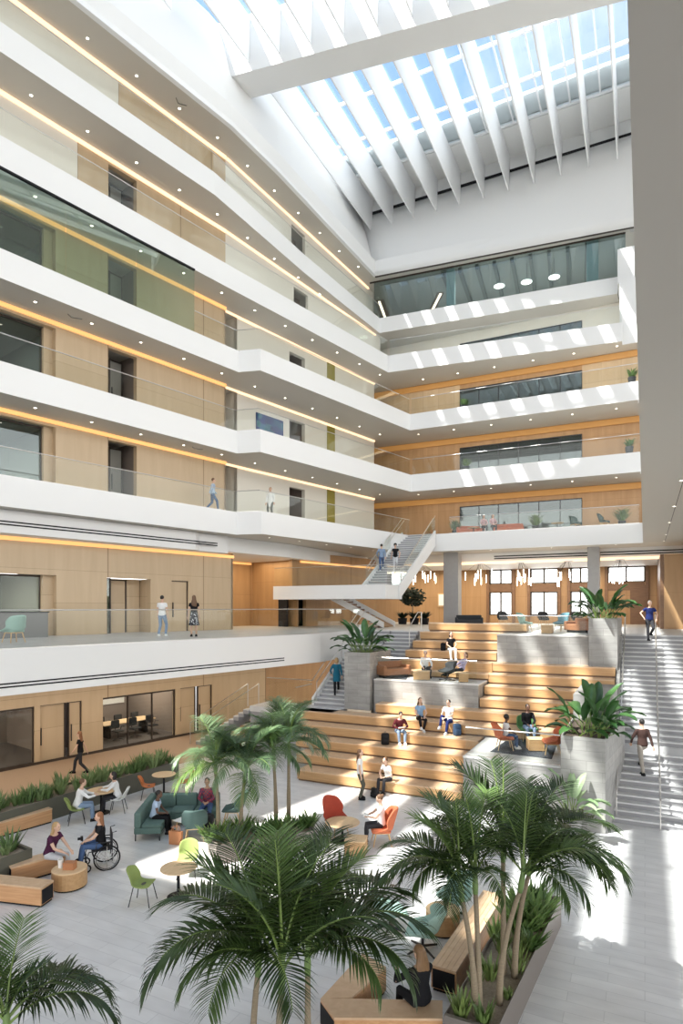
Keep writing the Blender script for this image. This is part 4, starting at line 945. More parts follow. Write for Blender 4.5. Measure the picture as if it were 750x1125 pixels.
lounge_chair('dark green lounge chair turned left beside the slim palms', (*G(256, 903), 0), FACE(178), 'teal_dark')
lounge_chair('empty red high-back lounge chair behind its round table', (*G(369, 916), 0), FACE(310), 'red_rust', bh=1.05)
lounge_chair('orange high-back lounge chair under the reading woman', (*G(419, 927), 0), FACE(183), 'rust', bh=1.05)
round_table('round oak table in front of the empty red lounge chair', (*G(376, 924), 0), .5, .55)
for (u, v, f, lab) in ((428, 1022, 20, 'pale teal swivel lounge chair turned right, left of the drum stool'), (500, 1006, 215, 'pale teal swivel lounge chair behind the oak drum stool'), (464, 1044, 165, 'pale teal swivel lounge chair nearest the woman in black')):
    lounge_chair(lab, (*G(u, v), 0), FACE(f), 'teal_light', 'swivel', bh=.86)
drum('oak drum stool between the pale teal lounge chairs', (*G(486, 1022), 0), .35, .45, 'drum_stool')
t = thing('cube_table', 'square oak cube table in front of the reading woman in the orange chair', 'side table', (*G(391, 938), 0), FACE(80))
b = MB(); b.box(-.28, .28, -.26, .26, .03, .40); b.build('body', M['oak'], t); b = MB(); b.box(-.285, .285, -.265, .265, .40, .43); b.build('tabletop', M['oak_light'], t); b = MB(); b.box(-.25, .25, -.23, .23, 0, .03); b.build('plinth', M['black'], t)
t = thing('side_table', 'small white-topped side table between the green sofa and dark green chair', 'side table', (*G(205, 916), 0), FACE(60))
b = MB(); b.rbox(-.3, .3, -.26, .26, .40, .43, .04); b.build('tabletop', M['paper'], t); legs4(t, 'legwood', .4, .34, .5, .44, .4, .018, .014)
t = thing('tote_bag', 'orange tote bag on the floor by the dark green chair', 'bag', (*G(193, 927), 0), FACE(75))
b = MB(); b.hex([(-.17, -.08, 0), (.17, -.08, 0), (.17, .08, 0), (-.17, .08, 0)], [(-.2, -.05, .36), (.2, -.05, .36), (.2, .05, .36), (-.2, .05, .36)]); b.build('body', M['bag_tan'], t)
for y in (-.05, .05): b = MB(); b.tube([(-.1, y, .35), (-.08, y, .5), (.08, y, .5), (.1, y, .35)], .012, 5); b.build('strap', M['bag_tan'], t)
# corner sofa
sf = thing('corner_sofa', 'L-shaped dark green corner sofa on black legs with two people on it', 'sofa', (-13.12, 13.2, 0), R(30))
def cush(name, *a, r=.05): b = MB(); b.rbox(*a, r); return b.build(name, M['sofa_green'], sf, smooth=False)
cush('seat_base', 0, .76, 0, 1.95, .2, .38, r=.03); cush('seat_base', .77, 2.2, 1.2, 1.95, .2, .38, r=.03)
cush('seat_cushion', .2, .78, .02, 1.2, .38, .47); cush('seat_cushion', .79, 1.48, 1.18, 1.76, .38, .47); cush('seat_cushion', 1.5, 2.19, 1.18, 1.76, .38, .47)
cush('back_cushion', 0, .19, .0, 1.0, .38, .82); cush('back_cushion', 0, .19, 1.01, 1.95, .38, .82); cush('back_cushion', .2, .84, 1.77, 1.95, .38, .82); cush('back_cushion', .85, 1.5, 1.77, 1.95, .38, .82); cush('back_cushion', 1.51, 2.2, 1.77, 1.95, .38, .82)
for x, y in ((.04, .04), (.72, .04), (.04, 1.9), (2.15, 1.9), (2.15, 1.25), (.8, 1.25)): b = MB(); b.tube([(x, y, 0), (x, y, .21)], .018, 6); b.build('leg', M['dark_metal'], sf)
def backpack(label, loc, rz, m='black', s=1.0):
    t = thing('backpack', label, 'backpack', loc, rz); t.scale = (s, s, s)
    b = MB(); b.rbox(-.16, .16, -.1, .1, 0, .46, .07); b.build('body', M[m], t, smooth=True)
    b = MB(); b.rbox(-.12, .12, .1, .16, .04, .26, .03); b.build('front_pocket', M[m], t, smooth=True)
    for x in (-.08, .08): b = MB(); b.tube([(x, -.1, .42), (x*1.2, -.17, .3), (x*1.2, -.15, .12), (x, -.1, .04)], .016, 5); b.build('strap', M['charcoal'], t)
    b = MB(); b.tube([(-.04, 0, .45), (-.03, 0, .51), (.03, 0, .51), (.04, 0, .45)], .01, 5); b.build('handle', M['charcoal'], t); return t
mat('bag_blue', (.03, .07, .14), .7)
backpack('black backpack on the floor in front of the man in the plaid shirt', (*G(228, 913), 0), FACE(260), s=1.15)
Z4 = HS*4
def onk(u, v, k): return (*at(u, v, HS*k), HS*k)
backpack('black backpack on the bleacher step beside the student in maroon', onk(423, 818, 3), FACE(275))
backpack('dark blue backpack on the bleacher step beside the student in the white tee', onk(502, 808, 4), FACE(280), 'bag_blue')
# ------------------------------------------------------------------ conference rooms behind the ground floor glass
def meeting(s0, n, lab):
    t = thing('conference_table', 'long oak conference table %s' % lab, 'table', (*L(s0, -2.6), .02), ANG_L)
    b = MB(); b.box(-n*.5, n*.5, -.55, .55, .70, .74); b.build('tabletop', M['oak_light'], t)
    for x in (-n*.36, n*.36): b = MB(); b.box(x-.05, x+.05, -.35, .35, 0, .70); b.build('leg', M['black'], t)
    for k in range(n):
        for sy in (-1, 1):
            office_chair('black mesh office chair at the conference table %s' % lab, (*L(s0-n*.5+.5+k, -2.6+sy*.95), .02), ANG_L+(0 if sy < 0 else pi), 'office chairs '+lab)
OC = []
def office_chair(label, loc, rz, group):
    if OC: return dup(OC[0], loc, rz, label, group)
    t = thing('office_chair', label, 'office chair', loc, rz, group); OC.append(t)
    b = MB(); b.rbox(-.24, .24, -.22, .24, .44, .5, .05); b.build('seat', M['charcoal'], t)
    b = MB(); b.rbox(-.22, .22, -.27, -.23, .56, .98, .05); b.build('backrest', M['charcoal'], t)
    b = MB(); b.tube([(0, 0, .08), (0, 0, .45)], .025, 6)
    for k in range(5): a = k*1.2566; b.tube([(0, 0, .1), (.3*cos(a), .3*sin(a), .03)], .018, 5)
    b.build('swivel_base', M['dark_metal'], t)
    for x in (-.27, .27): b = MB(); b.tube([(x, -.2, .5), (x, -.1, .68), (x, .16, .68)], .018, 5); b.build('armrest', M['dark_metal'], t)
    return t
meeting(-1.6, 4, 'in the meeting room at the left edge'); meeting(7.3, 3, 'in the second meeting room')
for s, lab in ((-1.2, 'white projection screen on the wall of the left meeting room'), (7.0, 'white projection screen on the wall of the second meeting room')):
    b = MB(); lq(b, s, s+2.0, -5.45, -5.4, 1.25, 2.45); tag(b.build('projection_screen', M['paper'], origin=(*L(s, -5.4), 1.25)), lab, 'screen')
# ------------------------------------------------------------------ first floor balcony
lounge_chair('pale teal lounge chair on the first-floor balcony at the left edge', (*at(15, 706, ZL1+.012), ZL1+.012), FACE(150), 'teal_light')
t = thing('reception_desk', 'dark grey work counter behind the teal chair on the first-floor balcony', 'counter', (*L(.3, .55), ZL1+.012), ANG_L)
b = MB(); b.box(-1.2, 1.25, -.3, .3, 0, 1.02); b.build('body', M['grey_wall'], t); b = MB(); b.box(-1.25, 1.3, -.33, .33, 1.02, 1.07); b.build('worktop', M['black'], t)
# ------------------------------------------------------------------ stone platforms
z = Z4
b = MB(); b.prism([at(u, v, z+.001) for u, v in ((538, 826), (606, 834), (612, 817), (560, 811))], z, z+.012); tag(b.build('rug', M['rug_dark'], origin=(*at(575, 822, z), z)), 'dark rug under the orange chairs on the low stone platform', 'rug')
z += .012
lounge_chair('orange lounge chair on the low stone platform with a child in it', (*at(554, 823, z), z), FACE(-5), 'rust', bh=.95)
lounge_chair('empty orange lounge chair at the right end of the low stone platform', (*at(606, 828, z), z), FACE(170), 'rust', bh=.95)
lounge_chair('green lounge chair under the person in the black jacket', (*at(579, 813, z), z), FACE(275), 'green_fabric', bh=.9)
t = thing('cube_table', 'square oak cube table between the orange chairs on the low platform', 'side table', (*at(588, 824, z), z), FACE(85))
b = MB(); b.box(-.27, .27, -.25, .25, .03, .40); b.build('body', M['oak'], t); b = MB(); b.box(-.275, .275, -.255, .255, .40, .42); b.build('tabletop', M['oak_light'], t)
z = 3.5
def lowsofa(label, loc, rz, w, m):
    t = thing('lounge_sofa', label, 'sofa', loc, rz)
    b = MB(); b.rbox(-w/2, w/2, -.36, .36, .12, .42, .05); b.build('seat', M[m], t); b = MB(); b.rbox(-w/2, w/2, -.42, -.24, .42, .72, .05); b.build('backrest', M[m], t)
    for x in (-1, 1): b = MB(); b.rbox(x*w/2-.08, x*w/2+.08, -.4, .36, .13, .56, .04); b.build('armrest', M[m], t)
    b = MB(); b.box(-w/2+.08, w/2-.08, -.3, .3, 0, .12); b.build('plinth', M['black'], t); return t
pq = lambda u, Y: (atY(u, 740, Y)[0], Y, z)
lowsofa('brown leather lounge sofa at the left end of the middle stone platform', pq(432, 26.45)[:2]+(3.508,), FACE(300), 1.35, 'leather')
for u, v, w in ((463, 26.15, 'left'), (509, 26.15, 'right')):
    t = thing('cube_table', 'oak cube table, %s of the two on the middle stone platform' % w, 'side table', pq(u, v), FACE(80), 'cube tables on the middle platform')
    b = MB(); b.box(-.36 if w == 'left' else -.2, .36 if w == 'left' else .2, -.22, .22, .02, .36); b.build('body', M['oak'], t); b = MB(); b.box(-.37 if w == 'left' else -.21, .37 if w == 'left' else .21, -.23, .23, .36, .39); b.build('tabletop', M['oak_light'], t)
lounge_chair('black lounge chair under the reclining person on the middle stone platform', pq(491, 26.3), FACE(200), 'charcoal', 'swivel', bh=.85)
b = MB(); b.prism([pq(u, Y)[:2] for u, Y in ((420, 25.75), (446, 25.75), (448, 26.95), (424, 26.95))], z, z+.008); tag(b.build('rug', M['rug_dark'], origin=pq(436, 26.3)), 'small black rug under the leather sofa on the middle platform', 'rug')
z = ZL1+.014
for u, v, f, m, lab in ((577, 695, 0, 'teal_light', 'teal lounge chair, left one behind the glass of the upper stone platform'), (616, 695, 200, 'teal_blue', 'blue lounge chair right of the teal one on the upper stone platform')):
    lounge_chair(lab, (*at(u, v-1.5, z), z), FACE(f), m)
t = thing('cube_table', 'oak cube table between the teal and blue chairs of the upper platform', 'side table', (*at(601, 695.5, z), z), 0)
b = MB(); b.box(-.25, .25, -.25, .25, 0, .38); b.build('body', M['oak'], t); b = MB(); b.box(-.26, .26, -.26, .26, .38, .4); b.build('tabletop', M['oak_light'], t)
lowsofa('brown leather armchair at the right end of the upper stone platform', (*at(634, 695, z), z), FACE(200), .95, 'leather')
# ------------------------------------------------------------------ rear first-floor lounge
z = ZL1+.012
def rearpos(u, Y): x, y, q = atY(u, 690, Y); return (x, y, z)
lowsofa('black sofa against the dark wall right of the grey column in the rear lounge', rearpos(515, 41.5), FACE(260), 1.7, 'charcoal')
for u, w in ((552, 'leftmost'), (597, 'middle'), (634, 'rightmost')):
    lounge_chair('dark armchair below the %s tall window of the rear lounge' % w, rearpos(u, 44.0), FACE(270), 'charcoal', group='dark armchairs of the rear lounge')
for u in (575, 616): round_table('dark round table beside the dark armchairs of the rear lounge, %s one' % ('left' if u == 575 else 'right'), rearpos(u, 44), .45, .6, 'walnut', 'rear lounge tables')
b = MB(); x, y, q = atY(486, 665, 49.1); b.box(x-.4, x+.4, 49.05, 49.15, z+1.3, z+2.4); b.box(x-.3, x+.3, 49.0, 49.06, z+1.4, z+2.3, 1)
tag(b.build('notice_board', [M['legwood'], M['paper']], origin=(x, 49.1, z+1.3)), 'small framed notice board on the oak wall beside the dark green tree', 'notice board')
# ------------------------------------------------------------------ second-storey rear lounge
z = LV[2][1]
def up(u, Y, n=2): x, y, q = atY(u, 580, Y); return (x, y, LV[n][1])
lowsofa('rust red sofa left of the two visitors in the second-storey lounge', up(515, 43.0), FACE(280), 1.9, 'rust')
lowsofa('rust red sofa right of the two visitors in the second-storey lounge', up(558, 43.1), FACE(250), 1.9, 'rust')
lounge_chair('teal lounge chair near the middle of the second-storey lounge', up(632, 42.8), FACE(300), 'teal_dark')
lounge_chair('teal lounge chair beside the rightmost shrub of the second-storey lounge', up(664, 42.8), FACE(330), 'teal_dark')
round_table('low round table before the two visitors of the second-storey lounge', up(520, 41.9), .4, .4, 'oak_light')
round_table('low round table before the teal chairs of the second-storey lounge', up(612, 41.9), .4, .4, 'oak_light')
# wheelchair (the sitter is separate)
wc = thing('wheelchair', 'black manual wheelchair with large spoked wheels under the woman in the black tee', 'wheelchair', (*G(111, 952), 0), FACE(205))
for x in (-.3, .3):
    b = MB()
    ring = [(x, -.12+.31*cos(a*pi/12), .31+.31*sin(a*pi/12)) for a in range(25)]; b.tube(ring, .02, 6, cap=False)
    r2 = [(x*1.1, -.12+.26*cos(a*pi/12), .31+.26*sin(a*pi/12)) for a in range(25)]; b.tube(r2, .008, 5, cap=False)
    w_ = b.build('wheel', M['black'], wc)
    s_ = MB()
    for k in range(8): a = k*pi/4; s_.tube([(x, -.12, .31), (x, -.12+.3*cos(a), .31+.3*sin(a))], .007, 4)
    s_.build('spokes', M['steel'], w_)
    b = MB(); b.tube([(x*.85, .36+.1*cos(a*pi/6), .1+.09*sin(a*pi/6)) for a in range(13)], .02, 6, cap=False); b.box(x*.85-.015, x*.85+.015, .34, .38, .05, .3); b.build('caster', M['black'], wc)
    b = MB(); b.tube([(x*.8, -.25, .2), (x*.8, -.25, .92), (x*.8, -.36, .94)], .014, 6); b.tube([(x*.8, -.25, .5), (x*.8, .3, .5), (x*.75, .42, .2), (x*.7, .5, .12)], .014, 6); b.tube([(x*.85, -.25, .7), (x*.85, .12, .7), (x*.85, .15, .5)], .014, 6); b.build('side_frame', M['dark_metal'], wc)
    b = MB(); b.box(x*.7-.08, x*.7+.08, .42, .6, .1, .12); b.build('footrest', M['black'], wc)
b = MB(); b.rbox(-.22, .22, -.22, .24, .47, .52, .03); b.build('seat', M['black'], wc); b = MB(); b.rbox(-.23, .23, -.27, -.23, .5, .9, .02); b.build('backrest', M['black'], wc)
# ------------------------------------------------------------------ plants
leafmat('palm_leaf', (.014, .034, .009), (.095, .16, .042), .22, .36)
leafmat('palm_bright', (.05, .12, .03), (.24, .36, .11), .3, .38)
leafmat('palm_grey', (.055, .12, .06), (.23, .34, .17), .28, .36)
leafmat('broad_leaf', (.02, .065, .02), (.08, .19, .05), .15, .28)
leafmat('hedge_leaf', (.10, .19, .06), (.36, .46, .22), .3, .45)
leafmat('pale_leaf', (.16, .28, .12), (.42, .52, .32), .25, .4)
leafmat('snake_leaf', (.05, .12, .03), (.26, .34, .10), .1, .4)
mat('palm_trunk', (.24, .19, .125), .8, var=.35, vscale=14, stretch=(1, 1, 6)); mat('crownshaft', (.16, .25, .075), .5, var=.3, vscale=6); mat('rachis', (.17, .25, .06), .5)
def frond_mesh(seed, e0, e1, Ln=1.7, n=36, lw=.042, ll=.5, droop=.5):
    rnd = random.Random(seed); b = MB(); pts = []; p = Vector((0, 0, 0)); N = 20; tw = rnd.uniform(-.18, .18)
    for i in range(N+1):
        t = i/N; e = e0+(e1-e0)*(t**1.35); pts.append((p.copy(), e, tw*t)); p = p+Vector((cos(e), tw*t*.5, sin(e)))*(Ln/N)
    b.tube([q[0] for q in pts], [.02*(1-.85*i/N)+.003 for i in range(N+1)], 5, mi=1)
    for k in range(n):
        t = .14+.86*k/(n-1); f = t*N; i = min(int(f), N-1); q = pts[i][0].lerp(pts[i+1][0], f-i); e = pts[i][1]
        tang = Vector((cos(e), 0, sin(e))); nor = Vector((-sin(e), 0, cos(e)))
        size = ll*(.5+.75*sin(pi*min(1, t*.80+.13)))*rnd.uniform(.88, 1.1)
        for sd in (-1, 1):
            side = Vector((0, sd, 0)); fw = .38+.85*t*t+rnd.uniform(-.08, .08); lift = .34*(1-t)+rnd.uniform(-.1, .2)
            d = (side+tang*fw+nor*lift).normalized(); pos = q.copy(); w0 = lw*(.75+.5*sin(pi*t)); prev = None; seg = 4; g = droop*rnd.uniform(.7, 1.3)
            vs = []; up = nor
            for s in range(seg+1):
                u = s/seg; wd = w0*(.45+1.1*u if u < .4 else .89*(1-u)/.6+.02)*.5
                c = d.cross(Vector((0, 0, 1)) if abs(d.z) < .95 else Vector((1, 0, 0))).normalized(); nn = c.cross(d).normalized()
                vs += [tuple(pos-c*wd+nn*wd*.35), tuple(pos), tuple(pos+c*wd+nn*wd*.35)]
                pos = pos+d*(size/seg); d = (d+Vector((0, 0, -g*.42))*(.4+u)).normalized()
            fs = []
            for s in range(seg):
                a = s*3; fs += [(a, a+1, a+4, a+3), (a+1, a+2, a+5, a+4)]
            b.add(vs, fs, 0)
    return b
FR = {}
def frond_data(kind, seed):
    key = (kind, seed % 3)
    if key not in FR:
        e0, e1, Ln, dr = {'up': (1.35, .35, 1.55, .35), 'mid': (.95, -.75, 1.75, .6), 'arch': (.75, -1.35, 1.8, .8), 'low': (.15, -1.25, 1.5, .8), 'spear': (1.5, 1.15, 1.3, .2)}[kind]
        o = frond_mesh(seed*7+len(kind), R(e0*57.3), R(e1*57.3), Ln, 38 if kind != 'spear' else 24, droop=dr, ll=.52 if kind != 'spear' else .3).build('frond', [M['palm_leaf'], M['rachis']])
        FR[key] = o.data; bpy.data.objects.remove(o)
    return FR[key]
FRM = {}
def fd(kind, seed, lm):
    key = (kind, seed % 3, lm)
    if key not in FRM:
        d = frond_data(kind, seed)
        if lm != 'palm_leaf': d = d.copy(); d.materials[0] = M[lm]
        FRM[key] = d
    return FRM[key]
def palm(label, base, h, fronds, group=None, lean=(0, 0), r=.05, lm='palm_leaf', size=1.0, seed=1):
    t = thing('palm', label, 'palm', base, 0, group); rnd = random.Random(seed)
    b = MB(); pts = []; rs = []
    for i in range(9): u = i/8; pts.append((lean[0]*u*u, lean[1]*u*u, h*u)); rs.append(r*(1.35-.45*u if u < .5 else 1.13-.28*u))
    b.tube(pts, rs, 10); b.build('trunk', M['palm_trunk'], t, smooth=True)
    top = Vector((lean[0], lean[1], h)); dl = Vector((lean[0]*.5, lean[1]*.5, 1)).normalized()
    b = MB(); b.tube([top-dl*.03, top+dl*.12, top+dl*.34, top+dl*.5], [r*.95, r*1.15, r*.8, r*.35], 9); b.build('crownshaft', M['crownshaft'], t, smooth=True)
    for i, (kind, az, sc) in enumerate(fronds):
        o = bpy.data.objects.new('frond', fd(kind, rnd.randint(0, 2), lm if rnd.random() > .13 or kind == 'arch' else 'palm_bright')); COL.objects.link(o); o.parent = t
        o.location = top+dl*(.30 if kind in ('up', 'spear') else .24)+Vector((rnd.uniform(-.01, .01), rnd.uniform(-.01, .01), rnd.uniform(-.04, .04)))
        o.rotation_euler = (0, 0, R(az+26.2)); o.scale = (sc*size,)*3
    return t
def auto(n, seed, a0=0):
    rnd = random.Random(seed); ks = ['mid', 'arch', 'up', 'mid', 'low', 'arch', 'up', 'mid']
    return [(ks[i % 8], a0+i*137.5+rnd.uniform(-14, 14), rnd.uniform(.85, 1.1)) for i in range(n)]+[('spear', rnd.uniform(0, 360), .9)]
gp_ = 'tall foreground palms'
A_ = at(276, 667.5+677*6.25/8.6, .45); 
def pxd(u, d, z=.37): a = (u-U0)/FP; return (a*d*CT-d*ST, a*d*ST+d*CT, z)
palm('leftmost of the three big foreground palms, its long frond arching to the left', pxd(277, 8.45), 1.3, [('arch', 196, 1.0), ('mid', 160, 1.05), ('mid', 215, .9), ('up', 130, 1.1), ('up', 60, 1.05), ('mid', 90, 1.1), ('mid', 20, 1.0), ('arch', 300, .8), ('up', 180, 1.0), ('up', 330, .85), ('spear', 80, 1.1), ('arch', 245, .75)], 'foreground palms', (.06, .05), .045, seed=4)
palm('middle one of the three big foreground palms', pxd(304, 8.0), 1.32, [('mid', 10, 1.0), ('arch', 190, .85), ('up', 100, 1.15), ('mid', 140, 1.0), ('up', 50, 1.1), ('arch', 60, .9), ('spear', 110, 1.2), ('up', 200, 1.0)], 'foreground palms', (.02, .08), .045, seed=5)
palm('rightmost of the three big foreground palms, its dark fronds reaching over the oak bench', pxd(338, 8.6), 1.2, [('mid', 0, 1.1), ('mid', 30, 1.15), ('arch', -15, 1.0), ('up', 70, 1.1), ('mid', 110, 1.0), ('up', 140, 1.0), ('arch', 330, .8), ('mid', 60, 1.1), ('spear', 60, 1.1), ('arch', 180, .9), ('up', 20, 1.0)], 'foreground palms', (-.03, .05), .045, seed=6)
palm('foreground palm cut off in the bottom left corner', (-7.35, 5.2, .37), .75, [('arch', 15, .9), ('mid', 150, .9), ('arch', 60, .75), ('up', 100, .8), ('mid', 200, .9), ('up', 180, .8), ('arch', 40, .85), ('up', 20, .55)], None, (0, 0), .05, seed=8)
# right clump in the bronze planter
for i, (u, v, d, h, ln, fr, lab) in enumerate((
    (522, 1093, 9.35, 1.75, (-.22, .05), [('arch', 180, 1.0), ('mid', 200, .9), ('mid', 150, .95), ('up', 110, .95), ('arch', 250, .7), ('up', 180, .9), ('arch', 20, .6), ('spear', 90, 1)], 'leftmost slim palm of the bronze planter, leaning left'),
    (526, 1092, 9.4, 1.85, (-.08, .1), [('mid', 120, 1.0), ('up', 160, 1.0), ('up', 60, 1.0), ('arch', 200, .8), ('mid', 30, .9), ('arch', 290, .6), ('spear', 120, 1.1)], 'second slim palm from the left in the bronze planter'),
    (548, 1085, 9.6, 1.85, (.30, .12), [('arch', 0, 1.0), ('mid', -20, 1.0), ('mid', 30, 1.0), ('up', 60, 1.0), ('arch', -45, .8), ('up', 120, .9), ('arch', 15, 1.05), ('mid', 80, .9), ('spear', 60, 1)], 'slim palm of the bronze planter leaning to the right'),
    (553, 1050, 10.4, 1.9, (-.05, .2), [('up', 90, 1.1), ('mid', 130, 1.0), ('mid', 50, 1.0), ('arch', 190, .8), ('up', 150, 1.1), ('arch', 330, .7), ('spear', 70, 1.2)], 'tallest slim palm in the middle of the bronze planter'),
    (565, 1056, 10.3, 1.75, (.2, .2), [('arch', -10, 1.1), ('mid', 15, 1.15), ('mid', 40, 1.1), ('up', 30, 1.0), ('arch', -35, .9), ('up', 80, 1.0), ('mid', 65, 1.0), ('spear', 40, 1)], 'rightmost slim palm of the bronze planter, fronds hanging over the floor'))):
    palm(lab, pxd(u, d, .51), h*.97, fr+[('mid', 70*i+40, .8), ('arch', 70*i+160, .7)], 'palms in the bronze planter', ln, .042, size=.9, seed=20+i)
# middle palms
for i, (u, d, h, ln, a0, lab) in enumerate(((240, 16.9, 1.75, (-.1, .0), 10, 'slim pale palm left of the turned dark green lounge chair'), (264, 17.0, 1.5, (.1, .05), 80, 'slim pale palm right in front of the turned dark green lounge chair'), (303, 18.0, 1.9, (-.15, .1), 140, 'slim pale palm left of the rightmost one before the bleachers'), (317, 18.2, 2.1, (0, 0), 200, 'rightmost slim pale palm standing before the bleachers'))):
    palm(lab, pxd(u, d, .41), h, auto(15, 40+i, a0), 'slim palms in the middle planter', ln, .05, 'palm_grey', .9, seed=50+i)
# ------------------------------------------------------------------ broad-leaved plants
BL = {}
def blade_mesh(seed, Ln, w, e0, e1, stem=.45):
    b = MB(); rnd = random.Random(seed); N = 12; p = Vector((0, 0, 0)); pts = []; tw = rnd.uniform(-.3, .3)
    for i in range(N+1):
        t = i/N; e = e0+(e1-e0)*t**1.6; pts.append((p.copy(), e)); p = p+Vector((cos(e), tw*t*.3, sin(e)))*(Ln/N)
    k0 = int(N*stem); b.tube([q[0] for q in pts[:k0+1]], .011, 5, mi=1)
    vs = []; m = N-k0
    for i in range(k0, N+1):
        u = (i-k0)/m; q, e = pts[i]; nor = Vector((-sin(e), 0, cos(e))); wd = w*.5*(sin(pi*(u*.93+.05))**.75)
        for j in (-1, -.5, 0, .5, 1): vs.append(tuple(q+Vector((0, j*wd, 0))+nor*(abs(j)*wd*.42+.012*sin(i*2.1+j*3))))
    b.add(vs, [(r*5+c, r*5+c+1, (r+1)*5+c+1, (r+1)*5+c) for r in range(m) for c in range(4)], 0)
    return b
def blade(seed, kind):
    k = (seed % 4, kind)
    if k not in BL:
        Ln, w, e0, e1 = {'tall': (1.35, .24, 1.4, .5), 'arch': (1.25, .24, 1.15, -.6), 'low': (1.0, .22, .7, -.7)}[kind]
        o = blade_mesh(seed, Ln, w, e0, e1).build('leaf', [M['broad_leaf'], M['rachis']], smooth=True); BL[k] = o.data; bpy.data.objects.remove(o)
    return BL[k]
def broad(name, label, loc, n, size, cat='plant', group=None, seed=1, rx=.3, ry=.3):
    t = thing(name, label, cat, loc, 0, group); rnd = random.Random(seed)
    for i in range(n):
        o = bpy.data.objects.new('leaf', blade(rnd.randint(0, 3), ('tall', 'arch', 'arch', 'low')[i % 4])); COL.objects.link(o); o.parent = t
        o.location = (rnd.uniform(-rx, rx), rnd.uniform(-ry, ry), 0); a = math.atan2(o.location.y, o.location.x)+rnd.uniform(-.8, .8) if i % 3 else rnd.uniform(0, 6.28)
        o.rotation_euler = (rnd.uniform(-.15, .15), 0, a); o.scale = (size*rnd.uniform(.8, 1.15),)*3
    return t
broad('broadleaf_plant', 'large dark broad-leaved plant in the tall stone planter at the foot of the stairs', (-1.6, 20.7, 2.62), 46, 1.3, seed=3, rx=.45, ry=.5)
broad('broadleaf_plant', 'large broad-leaved plant in the stone planter at the top of the right staircase', (-1.6, 28.8, 6.06), 44, 1.25, seed=5, rx=.4, ry=.4)
broad('broadleaf_plant', 'bright broad-leaved plant in the stone planter beside the left staircase', (-11.65, 25.9, 4.5), 40, 1.25, seed=7, rx=.4, ry=.45)
t = broad('broadleaf_plant', 'pale green broad-leaved plant in a grey pot before the tall stone planter', (-1.95, 19.15, 0), 18, 1.2, seed=9, rx=.12, ry=.12)
for c in kids(t): c.location.z = .5; c.data = c.data.copy(); c.data.materials[0] = M['pale_leaf']
b = MB(); b.lathe([(.24, 0), (.32, .52), (.34, .55), (.3, .55), (.28, .46), (0, .46)], 18); b.build('pot', M['concrete'], t)
# ------------------------------------------------------------------ low spiky plants
SP = []
def spiky_mesh(seed, n, h, w, spread):
    b = MB(); rnd = random.Random(seed)
    for i in range(n):
        a = rnd.uniform(0, 6.28); r = rnd.uniform(0, .1); x, y = r*cos(a), r*sin(a); l = h*rnd.uniform(.55, 1.1); d = Vector((cos(a)*spread*rnd.uniform(.3, 1), sin(a)*spread*rnd.uniform(.3, 1), 1)).normalized(); p = Vector((x, y, 0)); c = Vector((-sin(a), cos(a), 0)); vs = []
        for s in range(5):
            u = s/4; wd = w*(.6+.6*u if u < .5 else 1.8*(1-u))*.5; vs += [tuple(p-c*wd), tuple(p+Vector((cos(a), sin(a), 0))*-.2*wd), tuple(p+c*wd)]; p = p+d*(l/4); d = (d+Vector((cos(a), sin(a), 0))*spread*.18).normalized()
        b.add(vs, [q for s in range(4) for q in ((s*3, s*3+1, s*3+4, s*3+3), (s*3+1, s*3+2, s*3+5, s*3+4))])
    return b
SPM = {}
def spiky(label, loc, group, kind='hedge', s=1.0, cat='plant'):
    k = (kind, random.randint(0, 3))
    if k not in SPM:
        q = {'hedge': (34, .46, .06, .55, 'hedge_leaf'), 'snake': (40, .40, .05, .42, 'snake_leaf'), 'bush': (60, .55, .075, .9, 'palm_bright')}[kind]
        o = spiky_mesh(k[1]+len(kind)*10, *q[:4]).build('leafy_plant', M[q[4]]); SPM[k] = o.data; bpy.data.objects.remove(o)
    o = bpy.data.objects.new('leafy_plant' if kind != 'snake' else 'snake_plant', SPM[k]); COL.objects.link(o)
    o.location = loc; o.rotation_euler = (0, 0, random.uniform(0, 6.28)); o.scale = (s*random.uniform(.85, 1.2),)*3
    return tag(o, label, cat, group)
random.seed(11)
for i in range(66):
    f = i/65; x0 = -17.2+.8*f; y0 = 7.4+11.3*f
    spiky('low spiky green plant in the long dark green planter along the walkway', (x0-.5+random.uniform(-.25, .25), y0, .6), 'spiky plants in the long planter', 'hedge', random.uniform(.8, 1.4))
for i in range(14):
    f = i/13; spiky('low leafy plant in the planter behind the plum-topped woman', (-14.75+.45*f+random.uniform(-.25, .25), 7.3+2.9*f, .6), 'leafy plants behind the bench', 'hedge', random.uniform(.8, 1.2))
for x, y, s in ((-2.5, 9.2, 1), (-2.15, 9.15, 1.05), (-2.45, 9.9, .9), (-2.3, 10.3, 1.15), (-1.95, 9.9, .6), (-1.95, 10.7, 1.0), (-2.3, 11.2, .9), (-2.5, 11.6, 1.0), (-2.0, 11.3, .9)):
    spiky('yellow-edged snake plant among the pebbles of the bronze planter', (x, y, .51), 'snake plants in the bronze planter', 'snake', s)
for x, y, s in ((-2.1, 11.9, 1.2), (-1.9, 12.3, 1.3), (-2.25, 12.6, 1.2), (-1.85, 12.8, 1.2), (-2.1, 13.3, 1.1), (-1.85, 11.5, 1.0)):
    spiky('bright leafy plant at the far end of the bronze planter', (x, y, .51), 'leafy plants in the bronze planter', 'bush', s)
for i in range(10):
    f = i/9; spiky('bushy plant at the foot of the slim palms in the middle planter', (ca[0]+.37+(cb[0]-ca[0])*f+random.uniform(-.15, .15), ca[1]-.3+(cb[1]-ca[1])*f, .41), 'bushes in the middle planter', 'bush', random.uniform(.9, 1.3))
